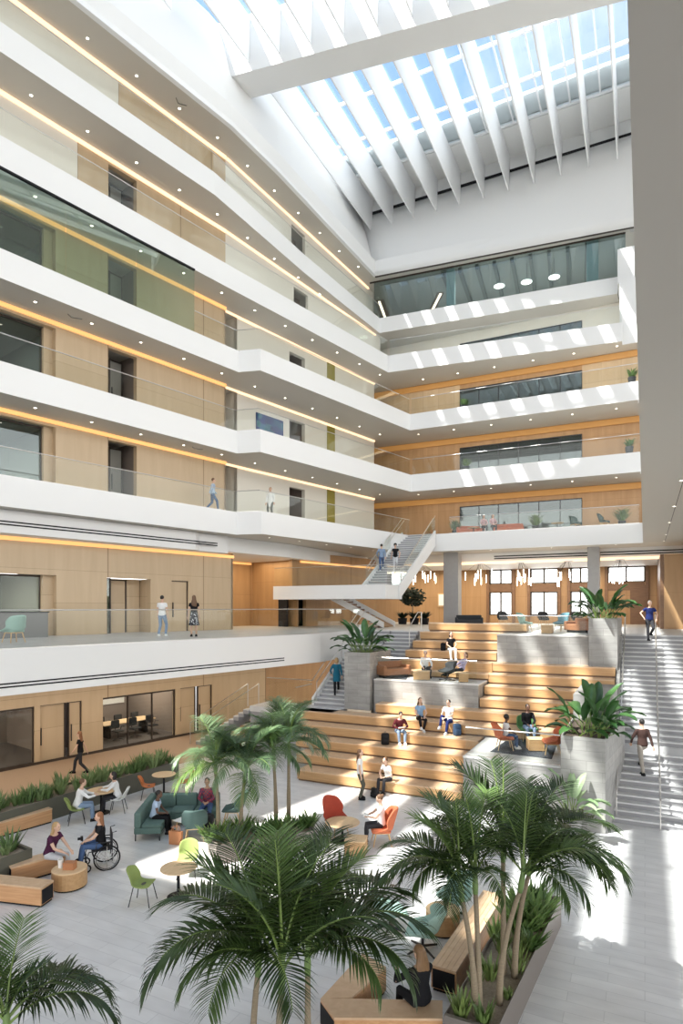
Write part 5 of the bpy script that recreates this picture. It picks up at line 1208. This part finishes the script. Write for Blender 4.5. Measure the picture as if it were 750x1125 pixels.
# ------------------------------------------------------------------ potted plants on the galleries
def potted(label, loc, h=.55, s=1.0, kind='bush', pot='charcoal', group=None):
    t = thing('potted_plant', label, 'potted plant', loc, 0, group)
    b = MB(); b.lathe([(.17, 0), (.23, h-.1), (.24, h), (.21, h), (.20, h-.06), (0, h-.06)], 16); b.build('pot', M[pot], t)
    b = spiky_mesh(len(label), 70, .6*s, .07, 1.0)
    for k in range(2):
        c = spiky_mesh(len(label)+k, 30, .5*s, .08, 1.3); c_v = [(x, y, z+.15*(k+1)*s) for x, y, z in c.v]; b.add(c_v, c.f)
    o = b.build('foliage', M['palm_bright'], t); o.location = (0, 0, h-.05); return t
def upz(u, Y, n): x, y, q = atY(u, 500, Y); return (x, y, LV[n][1])
potted('potted plant at the left end of the glass room on the fourth storey', upz(510, 42.4, 4), .5, .9); potted('potted plant at the left end of the glass room on the third storey', upz(512, 42.4, 3), .5, .95)
potted('potted plant at the right end of the fourth-storey rear gallery', upz(694, 42.0, 4), .6, .9); potted('potted plant at the right end of the third-storey rear gallery', upz(691, 42.0, 3), .6, .9)
for u, s, lab in ((500, 1.3, 'shrub in a dark pot left of the two visitors in the second-storey lounge'), (588, 1.4, 'shrub in a dark pot in the middle of the second-storey lounge'), (683, 1.5, 'shrub in a dark pot at the right end of the second-storey lounge')):
    potted(lab, upz(u, 42.4, 2), .35, s)
# dark tree and dark shrubs in the rear lounge
leafmat('dark_leaf', (.006, .014, .008), (.02, .04, .02), .05, .6)
x, y, q = atY(453, 690, 44); t = thing('indoor_tree', 'dark green indoor tree with a rounded crown in the rear lounge', 'tree', (x, y, ZL1+.012))
b = MB(); b.tube([(0, 0, 0), (.03, 0, .8), (-.03, 0, 1.6)], [.06, .05, .04], 7); b.build('trunk', M['palm_trunk'], t)
b = MB(); rnd = random.Random(5)
for k in range(420):
    a, c = rnd.uniform(0, 6.28), rnd.uniform(-1, 1); r = rnd.uniform(.5, 1)*.95; p = Vector((r*math.sqrt(1-c*c)*cos(a)*1.05, r*math.sqrt(1-c*c)*sin(a)*.9, 2.0+r*c*.75)); d = Vector((rnd.uniform(-1, 1), rnd.uniform(-1, 1), rnd.uniform(-.6, .6))).normalized(); s = d.orthogonal().normalized()*.1
    b.add([tuple(p-d*.17), tuple(p+s), tuple(p+d*.17), tuple(p-s+Vector((0, 0, .03)))], [(0, 1, 2, 3)])
b.build('crown', M['dark_leaf'], t)
for i, (u, w) in enumerate(((442, 'left'), (455, 'middle'), (466, 'right'))):
    x, y, q = atY(u, 690, 43); t = thing('dark_shrub', 'dark shrub under the indoor tree of the rear lounge, %s one of three' % w, 'shrub', (x, y, ZL1+.012), 0, 'dark shrubs')
    b = MB(); b.lathe([(.3, 0), (.35, .45), (.3, .45), (0, .4)], 12); b.build('pot', M['black'], t)
    b = spiky_mesh(60+i, 80, .75, .16, 1.2); o = b.build('foliage', M['dark_leaf'], t); o.location = (0, 0, .4)
# ------------------------------------------------------------------ people
SK = {'light': (.62, .40, .29), 'mid': (.45, .26, .17), 'dark': (.13, .065, .04)}
HC = {'blond': (.42, .27, .12), 'brown': (.13, .065, .03), 'black': (.015, .012, .01), 'grey': (.55, .53, .5), 'auburn': (.22, .09, .035), 'dark_blond': (.19, .105, .045)}
for k, c in SK.items(): mat('skin_'+k, c, .55)
for k, c in HC.items(): mat('hair_'+k, c, .5, var=.5, vscale=14, stretch=(4, 4, .6))
mat('eye', (.02, .015, .012), .2); mat('lip', (.35, .12, .10), .5); mat('sole', (.7, .7, .68), .6)
CL = {'white': (.78, .78, .77), 'black': (.014, .014, .016), 'denim': (.07, .12, .24), 'denim_light': (.22, .30, .42), 'plum': (.07, .02, .05), 'greypant': (.55, .56, .58), 'teal': (.02, .14, .22), 'navy': (.02, .03, .12), 'brownj': (.06, .035, .03), 'khaki': (.34, .31, .27), 'maroon': (.10, .02, .025), 'bluetee': (.28, .42, .60), 'olive': (.09, .09, .07), 'lavender': (.45, .40, .55), 'pink': (.62, .40, .42), 'sky': (.42, .52, .66), 'charcoal_c': (.04, .04, .045), 'beige': (.6, .53, .43)}
for k, c in CL.items(): mat('cloth_'+k, c, .85, var=.12, vscale=14)
m, nt, bs = nodes('cloth_plaid'); tc = nt.nodes.new('ShaderNodeTexCoord'); ck = nt.nodes.new('ShaderNodeTexChecker'); ck.inputs['Scale'].default_value = 18
ck.inputs['Color1'].default_value = (.30, .05, .06, 1); ck.inputs['Color2'].default_value = (.10, .05, .10, 1); nt.links.new(tc.outputs['Object'], ck.inputs['Vector']); nt.links.new(ck.outputs[0], bs.inputs['Base Color']); bs.inputs['Roughness'].default_value = .85
m, nt, bs = nodes('cloth_print'); tc = nt.nodes.new('ShaderNodeTexCoord'); vo = nt.nodes.new('ShaderNodeTexVoronoi'); vo.inputs['Scale'].default_value = 14; cr = nt.nodes.new('ShaderNodeValToRGB'); cr.color_ramp.elements[0].position = .25; cr.color_ramp.elements[1].position = .4; cr.color_ramp.elements[0].color = (.6, .6, .62, 1); cr.color_ramp.elements[1].color = (.02, .02, .03, 1)
nt.links.new(tc.outputs['Object'], vo.inputs['Vector']); nt.links.new(vo.outputs['Distance'], cr.inputs[0]); nt.links.new(cr.outputs[0], bs.inputs['Base Color'])
for k_ in list(M):
    if k_.startswith('cloth_') or k_ in ('black', 'charcoal'):
        M[k_].node_tree.nodes['Principled BSDF'].inputs['Specular IOR Level'].default_value = .12
V = Vector
def ik(a, c, l1, l2, hint):
    d = c-a; L_ = min(d.length, (l1+l2)*.998); d = d.normalized(); x = (l1*l1-l2*l2+L_*L_)/(2*L_); h = math.sqrt(max(l1*l1-x*x, 0)); hv = hint-d*hint.dot(d)
    if hv.length < 1e-4: hv = d.orthogonal()
    return a+d*x+hv.normalized()*h, a+d*L_
def ell(c, X, Y, rx, ry, n=14): return [tuple(c+X*(cos(2*pi*k/n)*rx)+Y*(sin(2*pi*k/n)*ry)) for k in range(n)]
def remesh(o, vs, sm=2):
    md = o.modifiers.new('continuous', 'REMESH'); md.mode = 'VOXEL'; md.voxel_size = vs; md.use_smooth_shade = True
    if sm: md = o.modifiers.new('smooth', 'SMOOTH'); md.factor = .5; md.iterations = sm
def person(label, loc, rz, P, Nk, hands, feet, skin='light', top='white', legs='denim', shoe='black', hair='brown', style='short', sleeve=1.0, head=(0, 0), slim=1.0, sc=1.0, group=None, coat=0, skirt=False, elbow=(1, -.5, -.4), knee=None, bare=False, vox=.0125):
    t = thing('person', label, 'person', loc, rz, group); t.scale = (sc,)*3
    P, Nk = V(P), V(Nk); ax = (Nk-P).normalized(); X = V((1, 0, 0)); X = (X-ax*X.dot(ax)).normalized(); Y = ax.cross(X)*1.0
    if Y.y < 0 and abs(Y.y) > .3: Y = -Y
    Ln = (Nk-P).length
    SECT = [(-.17, .07, .07), (-.1, .13, .105), (0, .165, .118), (.2, .148, .105), (.42, .13, .095), (.68, .158, .112), (.86, .165, .10), (.96, .115, .075), (1.0, .062, .058)]
    def torso(b, lo, hi, inf, fl=0):
        rg = []
        for f, rx, ry in SECT:
            if lo <= f <= hi: rg.append(ell(P+ax*(f*Ln), X, Y, rx*slim+inf+(fl*max(0, .3-f)), ry*slim+inf+(fl*max(0, .3-f))))
        b.loft(rg)
    ya, pi_ = R(head[0]), R(head[1])
    HM = Matrix.Rotation(ya, 3, 'Z') @ Matrix.Rotation(pi_, 3, 'X')
    hc = Nk+ax*.10+V((0, .02, .075)) if Nk.z-P.z > .2 else Nk+ax*.2
    hp = lambda x, y, z: hc+HM @ V((x, y, z))
    b = MB(); torso(b, -.2, 1.0, 0)
    b.tube([Nk-ax*.04, Nk+ax*.05, hc-V((0, .0, .06))], [.06, .052, .05], 10)
    def eb(b, c, r, n=12, m=8): 
        q = MB(); q.ball((0, 0, 0), r, n, m); b.add([tuple(hc+HM @ (V(c)+V(p))) for p in q.v], q.f)
    eb(b, (0, 0, .01), (.074, .095, .112)); eb(b, (0, .03, -.055), (.052, .058, .06)); eb(b, (0, .092, -.012), (.013, .022, .02), 8, 6); eb(b, (0, .08, -.052), (.026, .016, .012), 8, 6)
    for s in (-1, 1): eb(b, (s*.077, -.005, -.005), (.012, .022, .032), 8, 6); eb(b, (s*.03, .078, .028), (.022, .012, .008), 8, 6)
    arms = []; lg = []
    for s, hpos in zip((-1, 1), hands):
        sh = P+ax*(.87*Ln)+X*(s*.172*slim); hint = V((s*elbow[0], elbow[1], elbow[2]))
        e, w = ik(sh, V(hpos), .285, .25, hint); arms.append((sh, e, w))
        b.tube([sh-X*(s*.05), sh, sh.lerp(e, .5), e, e.lerp(w, .35), w], [.05, .055*slim, .045*slim, .038, .038, .026], 9)
        fd_ = (w-e).normalized(); sd = fd_.cross(V((0, 0, 1)));
        if sd.length < .2: sd = V((0, 1, 0)).cross(fd_)
        sd.normalize(); pn = sd.cross(fd_).normalized(); pal = w+fd_*.05
        b.loft([ell(w-fd_*.01, sd, pn, .026, .02, 8), ell(w+fd_*.04, sd, pn, .038, .017, 8), ell(w+fd_*.085, sd, pn, .04, .014, 8)])
        for k, fl in enumerate((.062, .074, .07, .054)):
            o_ = sd*(-.03+.02*k)+w+fd_*.075; b.tube([o_, o_+fd_*.035-pn*.006, o_+fd_*fl-pn*.03], [.0095, .009, .0075], 6)
        th = w+fd_*.02-sd*(.034*(1)); b.tube([th, th+fd_*.03-sd*.022-pn*.01, th+fd_*.062-sd*.02-pn*.03], [.012, .011, .009], 6)
    for i, (s, fpos) in enumerate(zip((-1, 1), feet)):
        hp_ = P+X*(s*.09*slim)-ax*.03; kh = V(knee[i]) if knee else V((s*.12, 1, .15)); kn, an = ik(hp_, V(fpos), .43, .43, kh); lg.append((hp_, kn, an))
        b.tube([hp_, hp_.lerp(kn, .4), kn, kn.lerp(an, .3), an], [.088*slim, .075*slim, .054, .054, .037], 10)
        fw = V(((kn-an).x*.2, 1, 0)).normalized() if len(fpos) < 4 else V((sin(fpos[3]), cos(fpos[3]), 0))
        b.tube([an-V((0, 0, .03)), an+fw*.08-V((0, 0, .045)), an+fw*.15-V((0, 0, .055))], [.036, .034, .024], 8); lg[-1] = (hp_, kn, an, fw)
    o = b.build('body', M['skin_'+skin], t); remesh(o, vox)
    # shirt
    b = MB(); torso(b, -.1 if not coat else -.17, .96, .014, .05 if coat else 0)
    if coat: b.loft([ell(P-ax*.05, X, Y, .19*slim, .15), ell(P+V((0, coat*.2, -.05)), X, Y, .2*slim, .17), ell(P+V((0, coat*.32, -.12)), V((1, 0, 0)), V((0, .7, .7)), .2*slim, .13)] if P.z < .8 else [ell(P, X, Y, .18*slim, .135), ell(P-V((0, 0, .32)), X, Y, .2*slim, .16)])
    for sh, e, w in arms:
        if sleeve > .6: b.tube([sh-(sh-P).project(X)*.3, sh, sh.lerp(e, .5), e, w.lerp(e, .03)], [.062, .066*slim, .057*slim, .05, .036], 10)
        elif sleeve > 0: b.tube([sh-(sh-P).project(X)*.3, sh, sh.lerp(e, .3), sh.lerp(e, sleeve)], [.062, .067*slim, .06*slim, .056*slim], 10)
    remesh(b.build('coat' if coat else 'shirt', M['cloth_'+top], t), .017)
    # legs
    b = MB()
    if skirt:
        if P.z > .8: b.loft([ell(P+ax*.1, X, Y, .16*slim, .12), ell(P, X, Y, .18*slim, .14), ell(P-V((0, 0, .22)), X, Y, .2*slim, .17), ell(P-V((0, 0, .45)), X, Y, .24, .2)])
    else:
        torso(b, -.2, .25, .009)
        for hp_, kn, an, fw in lg: b.tube([hp_, hp_.lerp(kn, .4), kn, kn.lerp(an, .35), an+V((0, 0, .01))], [.098*slim, .086*slim, .067, .064, .05], 10)
    remesh(b.build('skirt' if skirt else 'trousers', M['cloth_'+legs], t), .017)
    for hp_, kn, an, fw in lg:
        sd = V((fw.y, -fw.x, 0)); b = MB(); base = an-V((0, 0, .075))
        b.loft([[tuple(base+sd*(x*k)+fw*y*k2+V((0, 0, z))) for x, y in ((-.042, -.06), (.042, -.06), (.05, .06), (.045, .14), (.02, .19), (-.02, .19), (-.045, .14), (-.05, .06))] for z, k, k2 in ((0, .95, .97), (.02, 1.02, 1.0), (.05, .9, .95), (.085, .72, .62), (.11, .62, .45))])
        o = b.build('shoe', [M['cloth_'+shoe] if 'cloth_'+shoe in M else M[shoe]], t, smooth=True)
    # hair, eyes, mouth
    b = MB(); eb(b, (0, -.022, .036), (.085, .095, .098), 14, 9)
    if style == 'long':
        hb = hp(0, -.06, -.03); fx = V((0, max(0, ax.y), 0))
        rg = [ell(hp(0, -.045, .05), HM @ V((1, 0, 0)), HM @ V((0, 1, 0)), .085, .075), ell(hp(0, -.06, -.06), X, HM @ V((0, 1, 0)), .092, .06), ell(hb+V((0, -.02, -.12)), X, V((0, 1, 0)), .125, .05), ell(hb+V((0, -.04, -.23))-fx*.03, X, V((0, 1, 0)), .12, .04), ell(hb+V((.015, -.045, -.34))-fx*.04, X, V((0, 1, 0)), .075, .025)]; b.loft(rg)
    if style == 'bob': b.loft([ell(hp(0, -.04, .05), HM @ V((1, 0, 0)), HM @ V((0, 1, 0)), .09, .085), ell(hp(0, -.045, -.05), X, HM @ V((0, 1, 0)), .1, .075), ell(hp(0, -.045, -.13), X, V((0, 1, 0)), .085, .06)])
    if style == 'bun': eb(b, (0, -.12, .05), (.045, .045, .045), 9, 7)
    if style == 'afro': eb(b, (0, -.02, .05), (.11, .115, .11), 14, 9)
    o = b.build('hair', M['hair_'+hair], t); remesh(o, .014)
    for s in (-1, 1): b = MB(); eb(b, (s*.03, .086, .012), (.011, .007, .008), 8, 6); b.build('eye', M['eye'], t)
    b = MB(); eb(b, (0, .093, -.053), (.02, .006, .007), 8, 6); b.build('mouth', M['lip'], t)
    return t
def stand(lab, loc, rz, **k):
    a = dict(P=(0, 0, .93), Nk=(0, 0, 1.45), hands=((-.24, .08, .86), (.24, .08, .86)), feet=((-.1, 0, .08), (.1, .03, .08))); a.update(k); return person(lab, loc, rz, **a)
def walk(lab, loc, rz, **k):
    a = dict(P=(0, .02, .90), Nk=(0, .05, 1.42), hands=((-.24, .26, .92), (.24, -.16, .86)), feet=((-.08, -.30, .13), (.08, .30, .08)), knee=((0, 1, .2), (0, 1, .1))); a.update(k); return person(lab, loc, rz, **a)
def sit(lab, loc, rz, h=.45, drop=None, **k):
    """seat at height h above loc, feet on loc (drop = feet level relative to loc)"""
    f = .08+(drop or 0)
    a = dict(P=(0, 0, h+.1), Nk=(0, .03, h+.62), hands=((-.1, .34, h+.2), (.1, .34, h+.2)), feet=((-.11, .46, f), (.11, .43, f))); a.update(k); return person(lab, loc, rz, **a)
def g3(u, v, z=0): return (*at(u, v, z), z)
walk('person in black with long auburn hair walking past the meeting room doors', g3(89, 850), FACE(185), top='black', legs='charcoal_c', hair='auburn', style='long', sleeve=.5, slim=.9)
sit('person in a white coat and jeans on the moss green chair at the round table', (*G(85, 903), 0), FACE(22), top='white', legs='denim_light', hair='brown', Nk=(0, .12, 1.04), hands=((-.12, .5, .80), (.12, .52, .80)), coat=.3)
sit('dark-haired person in a white coat on the right of the round table', (*G(129, 892), 0), FACE(198), top='white', legs='charcoal_c', hair='black', style='bob', Nk=(0, .1, 1.03), hands=((-.12, .5, .80), (.12, .48, .80)), coat=.3, slim=.92)
sit('person with auburn hair in a black tee and jeans sitting in the wheelchair', (*G(111, 952), 0), FACE(205), h=.5, top='black', legs='denim', hair='auburn', style='long', sleeve=.5, hands=((-.1, .4, .74), (.08, .36, .72)), feet=((-.16, .5, .2), (.16, .5, .2)), slim=1.05)
b = MB(); b.box(-.06, .06, -.03, .03, 0, .09); b.tube([(0, .03, .045), (0, .1, .045)], .035, 8); o = b.build('camera', M['black']); x, y = G(111, 952); q = rot((-.02, .46), FACE(205)); o.location = (x+q[0], y+q[1], .76); o.rotation_euler = (0, 0, FACE(205)); tag(o, 'black camera held by the person in the wheelchair', 'camera')
sit('person in a plum top and pale grey trousers on the left oak bench', (-13.38, 10.62, 0), FACE(-12), top='plum', legs='greypant', hair='blond', style='long', sleeve=.5, Nk=(0, .16, 1.05), hands=((-.06, .55, .66), (.14, .52, .66)), shoe='white')
def insofa(x, y): q = rot((x, y), R(30)); return (-13.12+q[0], 13.2+q[1], 0)
sit('young person in a blue and white top on the left wing of the green sofa', insofa(.42, .62), R(30)-pi/2, h=.46, top='sky', legs='black', skin='dark', hair='black', sleeve=.5, Nk=(0, .12, 1.05), sc=.95)
sit('person in a plaid shirt and jeans at the right end of the green sofa', insofa(1.85, 1.55), R(30)+pi, h=.46, top='plaid', legs='denim', skin='mid', hair='black', hands=((-.07, .36, .72), (.07, .36, .72)), shoe='white')
sit('reading person in white tee and black trousers in the orange high-back chair', (*G(419, 926), 0), FACE(183), h=.46, top='white', legs='charcoal_c', hair='brown', style='bun', sleeve=.5, hands=((-.1, .38, .78), (.1, .38, .78)), head=(0, -25), slim=.92)
b = MB(); b.box(-.11, .11, -.08, .08, 0, .02); o = b.build('book', M['paper']); x, y = G(419, 926); q = rot((0, .44), FACE(183)); o.location = (x+q[0], y+q[1], .80); o.rotation_euler = (.4, 0, FACE(183)); tag(o, 'open white book in the hands of the reader in the orange chair', 'book')
stand('person with long brown hair in a white top standing before the bleachers', g3(395, 878), FACE(-10), top='white', legs='olive', hair='brown', style='long', slim=.88, sleeve=.5, shoe='black', sc=1.0)
def seat(u, k, side=.16): x, y, _ = atY(u, 800, ty(k)+side); return (x, y, HS*(k-1))
sit('person in a white top and dark jeans sitting on the lowest bleacher step', seat(427, 1), FACE(225), h=HS, top='white', legs='charcoal_c', hair='brown', slim=.9, Nk=(0, .16, 1.0), feet=((-.1, .42, .08), (.1, .5, .08)), sleeve=.5, shoe='black')
backpack('black shoulder bag on the floor at the feet of the person on the lowest step', (*G(411, 876), 0), FACE(220), s=.75)
sit('student in a maroon jumper and jeans reading on the bleachers', seat(438, 4), FACE(282), h=HS, top='maroon', legs='denim_light', hair='black', head=(0, -30), Nk=(0, .18, 1.0), hands=((-.1, .36, .66), (.12, .36, .66)), shoe='white')
b = MB(); b.box(-.13, .13, -.1, .1, 0, .02); o = b.build('book', M['paper']); p = seat(438, 4); q = rot((0, .40), FACE(282)); o.location = (p[0]+q[0], p[1]+q[1], p[2]+.68); o.rotation_euler = (.3, 0, FACE(282)); tag(o, 'open white book on the lap of the student in maroon', 'book')
sit('student in a light blue tee with crossed legs on the bleachers', seat(461, 5), FACE(280), h=HS, top='bluetee', legs='black', hair='brown', style='long', sleeve=.5, slim=.9, feet=((-.02, .42, .08), (.1, .48, .2)), shoe='white')
sit('student in a white tee and navy trousers turned left on the bleachers', seat(493, 5), FACE(235), h=HS, top='white', legs='navy', hair='black', sleeve=.5, feet=((-.1, .46, .08), (.15, .5, .3)), shoe='white', hands=((-.1, .4, .7), (.1, .38, .66)))
sit('person in a black tee and white trousers high up on the bleachers', seat(495, 11), FACE(275), h=HS, top='black', legs='white', hair='black', style='bob', sleeve=.5, shoe='white', slim=.9)
p = seat(486, 11); backpack('black bag on the upper bleacher step beside the person in the black tee', (p[0], p[1]+.1, HS*11), FACE(275), s=.8)
def plat(u, Y, z): x, y, _ = atY(u, 700, Y); return (x, y, z)
sit('white-haired person in a white hoodie behind the left oak cube table', plat(467, 27.15, 3.5), FACE(275), h=.3, top='white', legs='charcoal_c', hair='grey', hands=((-.2, .4, .5), (.2, .4, .5)))
sit('person in a lavender top reclining to the left on the middle platform', plat(507, 27.15, 3.5), FACE(205), h=.34, top='lavender', legs='charcoal_c', hair='brown', style='bob', Nk=(0, -.2, .9), feet=((-.08, .82, .25), (.1, .85, .25)), slim=.9)
zz = Z4+.012
sit('child in a white shirt in the left orange chair of the low platform', (*at(555, 822.5, zz), zz), FACE(0), h=.45, top='white', legs='denim', skin='dark', hair='black', style='afro', sleeve=.5, sc=.88, shoe='white')
sit('person in a black jacket and pale jeans in the green chair of the low platform', (*at(579, 813.5, zz), zz), FACE(272), h=.46, top='black', legs='denim_light', skin='dark', hair='black', shoe='white')
walk('person in a dark brown jacket and khaki trousers climbing the right staircase', (*atY(706, 848, 22.85)[:2], 1.19), FACE(95), top='brownj', legs='khaki', hair='black', feet=((-.1, -.2, .0), (.1, .22, .25)), sc=1.04)
walk('person in a navy tee and dark trousers at the top of the right staircase', (*atY(713, 700, 30.6)[:2], 5.29), FACE(262), top='navy', legs='charcoal_c', hair='grey', sleeve=.5, feet=((-.1, -.12, .24), (.1, .2, -.1)), hands=((-.26, .1, .9), (.3, .16, .98)))
walk('person with blond hair in a teal coat climbing the left staircase', (-13.15, 26.2, 2.6), FACE(93), top='teal', legs='black', hair='blond', style='bob', feet=((-.09, -.16, -.0), (.09, .2, .25)), coat=.3, slim=.95)
walk('person in denim jacket and jeans climbing the hanging white staircase', (-15.0, 36.25, 9.03), FACE(88), top='denim_light', legs='denim', hair='black', feet=((-.09, -.16, -.09), (.09, .2, .25)), shoe='white')
walk('person with dark curly hair in a black top descending the hanging white staircase', (-14.05, 36.2, 9.0), FACE(268), top='black', legs='greypant', hair='black', style='afro', feet=((-.09, -.16, .25), (.09, .2, -.09)), shoe='white', sleeve=.4, slim=.88)
stand('person in a white shirt and pale jeans on the first-floor balcony', g3(178, 699, ZL1+.012), FACE(75), top='white', legs='denim_light', hair='black', sleeve=.5, feet=((-.1, -.12, .08), (.1, .12, .08)), shoe='white')
stand('person in a black and white printed skirt on the first-floor balcony', g3(213, 699.5, ZL1+.012), FACE(110), top='black', legs='print', hair='brown', style='long', skirt=True, sleeve=0.4, shoe='black', slim=.9)
zz = LV[2][1]
walk('person in a light blue shirt and jeans walking along the second-storey gallery', (*L(sl(233, 1.1), 1.1), zz), FACE(15), top='sky', legs='denim', hair='brown', shoe='white')
stand('person in a loose white top standing at the second-storey rail', (*L(sl(297, 1.6), 1.6), zz), FACE(255), top='white', legs='olive', hair='blond', coat=.1)
for u, w, hr in ((531, 'left', 'black'), (541, 'right', 'brown')):
    x, y, q = atY(u, 575, 42.55); sit('visitor in a pink top, %s one of two in the second-storey lounge' % w, (x, y, zz), FACE(270), h=.43, top='pink', legs='charcoal_c', hair=hr, style='bob', slim=.9)
p = at(463, 1104, .45)
sit('person with long blond hair dressed in black sitting on the V-shaped bench', (*p, 0), FACE(118), h=.45, top='black', legs='black', hair='dark_blond', style='long', Nk=(0, .05, 1.06), hands=((-.2, .4, .84), (.05, .36, .72)), head=(12, -10), slim=1.0)
b = MB(); b.rbox(-.036, .036, -.005, .005, 0, .15, .004); o = b.build('phone', M['black']); q = rot((-.2, .5), FACE(118)); o.location = (p[0]+q[0], p[1]+q[1], .86); o.rotation_euler = (-.5, 0, FACE(118)); tag(o, 'black mobile phone held by the blond person on the V-shaped bench', 'phone')
SUN = 10.0; SUND = (.421, .466, -1.0); EXPO = .55
HOR = 2.45; ZEN = 1.1; GND = .4
# ------------------------------------------------------------------ light, sky, camera
w = bpy.data.worlds.new('sky'); S.world = w; w.use_nodes = True; nt = w.node_tree; nt.nodes.clear()
o = nt.nodes.new('ShaderNodeOutputWorld'); bg = nt.nodes.new('ShaderNodeBackground')
tc = nt.nodes.new('ShaderNodeTexCoord'); n = nt.nodes.new('ShaderNodeTexNoise'); n.inputs['Scale'].default_value = 4.5; n.inputs['Detail'].default_value = 6
cr = nt.nodes.new('ShaderNodeValToRGB'); cr.color_ramp.elements[0].position = .5; cr.color_ramp.elements[1].position = .75
cr.color_ramp.elements[0].color = (.27, .44, .74, 1); cr.color_ramp.elements[1].color = (.98, .98, 1, 1)
nt.links.new(tc.outputs['Generated'], n.inputs['Vector']); nt.links.new(n.outputs['Fac'], cr.inputs[0])
sx = nt.nodes.new('ShaderNodeSeparateXYZ'); nt.links.new(tc.outputs['Generated'], sx.inputs[0])
mr = nt.nodes.new('ShaderNodeMapRange'); mr.inputs['From Min'].default_value = .15; mr.inputs['From Max'].default_value = .55; nt.links.new(sx.outputs['Z'], mr.inputs['Value'])
mx = nt.nodes.new('ShaderNodeMix'); mx.data_type = 'RGBA'; mx.inputs['A'].default_value = (HOR*1.0, HOR*.985, HOR*.96, 1)
sc = nt.nodes.new('ShaderNodeVectorMath'); sc.operation = 'SCALE'; sc.inputs['Scale'].default_value = ZEN; nt.links.new(cr.outputs[0], sc.inputs[0])
nt.links.new(mr.outputs[0], mx.inputs['Factor']); nt.links.new(sc.outputs[0], mx.inputs['B'])
gr = nt.nodes.new('ShaderNodeMapRange'); gr.inputs['From Min'].default_value = -.06; gr.inputs['From Max'].default_value = .02; nt.links.new(sx.outputs['Z'], gr.inputs['Value'])
m2 = nt.nodes.new('ShaderNodeMix'); m2.data_type = 'RGBA'; m2.inputs['A'].default_value = (GND, GND*.95, GND*.88, 1); nt.links.new(gr.outputs[0], m2.inputs['Factor']); nt.links.new(mx.outputs['Result'], m2.inputs['B'])
nt.links.new(m2.outputs['Result'], bg.inputs[0]); bg.inputs[1].default_value = 1; nt.links.new(bg.outputs[0], o.inputs[0])
sd = bpy.data.lights.new('sun', 'SUN'); sd.energy = SUN; sd.angle = R(.6); sd.color = (1, .95, .87)
so = bpy.data.objects.new('sun', sd); COL.objects.link(so); so.location = (-20, -20, 60)
so.rotation_euler = Vector(SUND).to_track_quat('-Z', 'Y').to_euler()
cd = bpy.data.cameras.new('camera'); cam = bpy.data.objects.new('camera', cd); COL.objects.link(cam)
cd.sensor_fit = 'HORIZONTAL'; cd.sensor_width = 36; cd.lens = 36*FP/750; cd.shift_y = (V0-562.5)/750; cd.clip_end = 300
cam.location = (0, 0, H); cam.rotation_euler = (pi/2, 0, TH)
S.camera = cam
S.view_settings.view_transform = 'Standard'; S.view_settings.look = 'None'; S.view_settings.gamma = 1; S.view_settings.use_curve_mapping = False
S.view_settings.exposure = EXPO
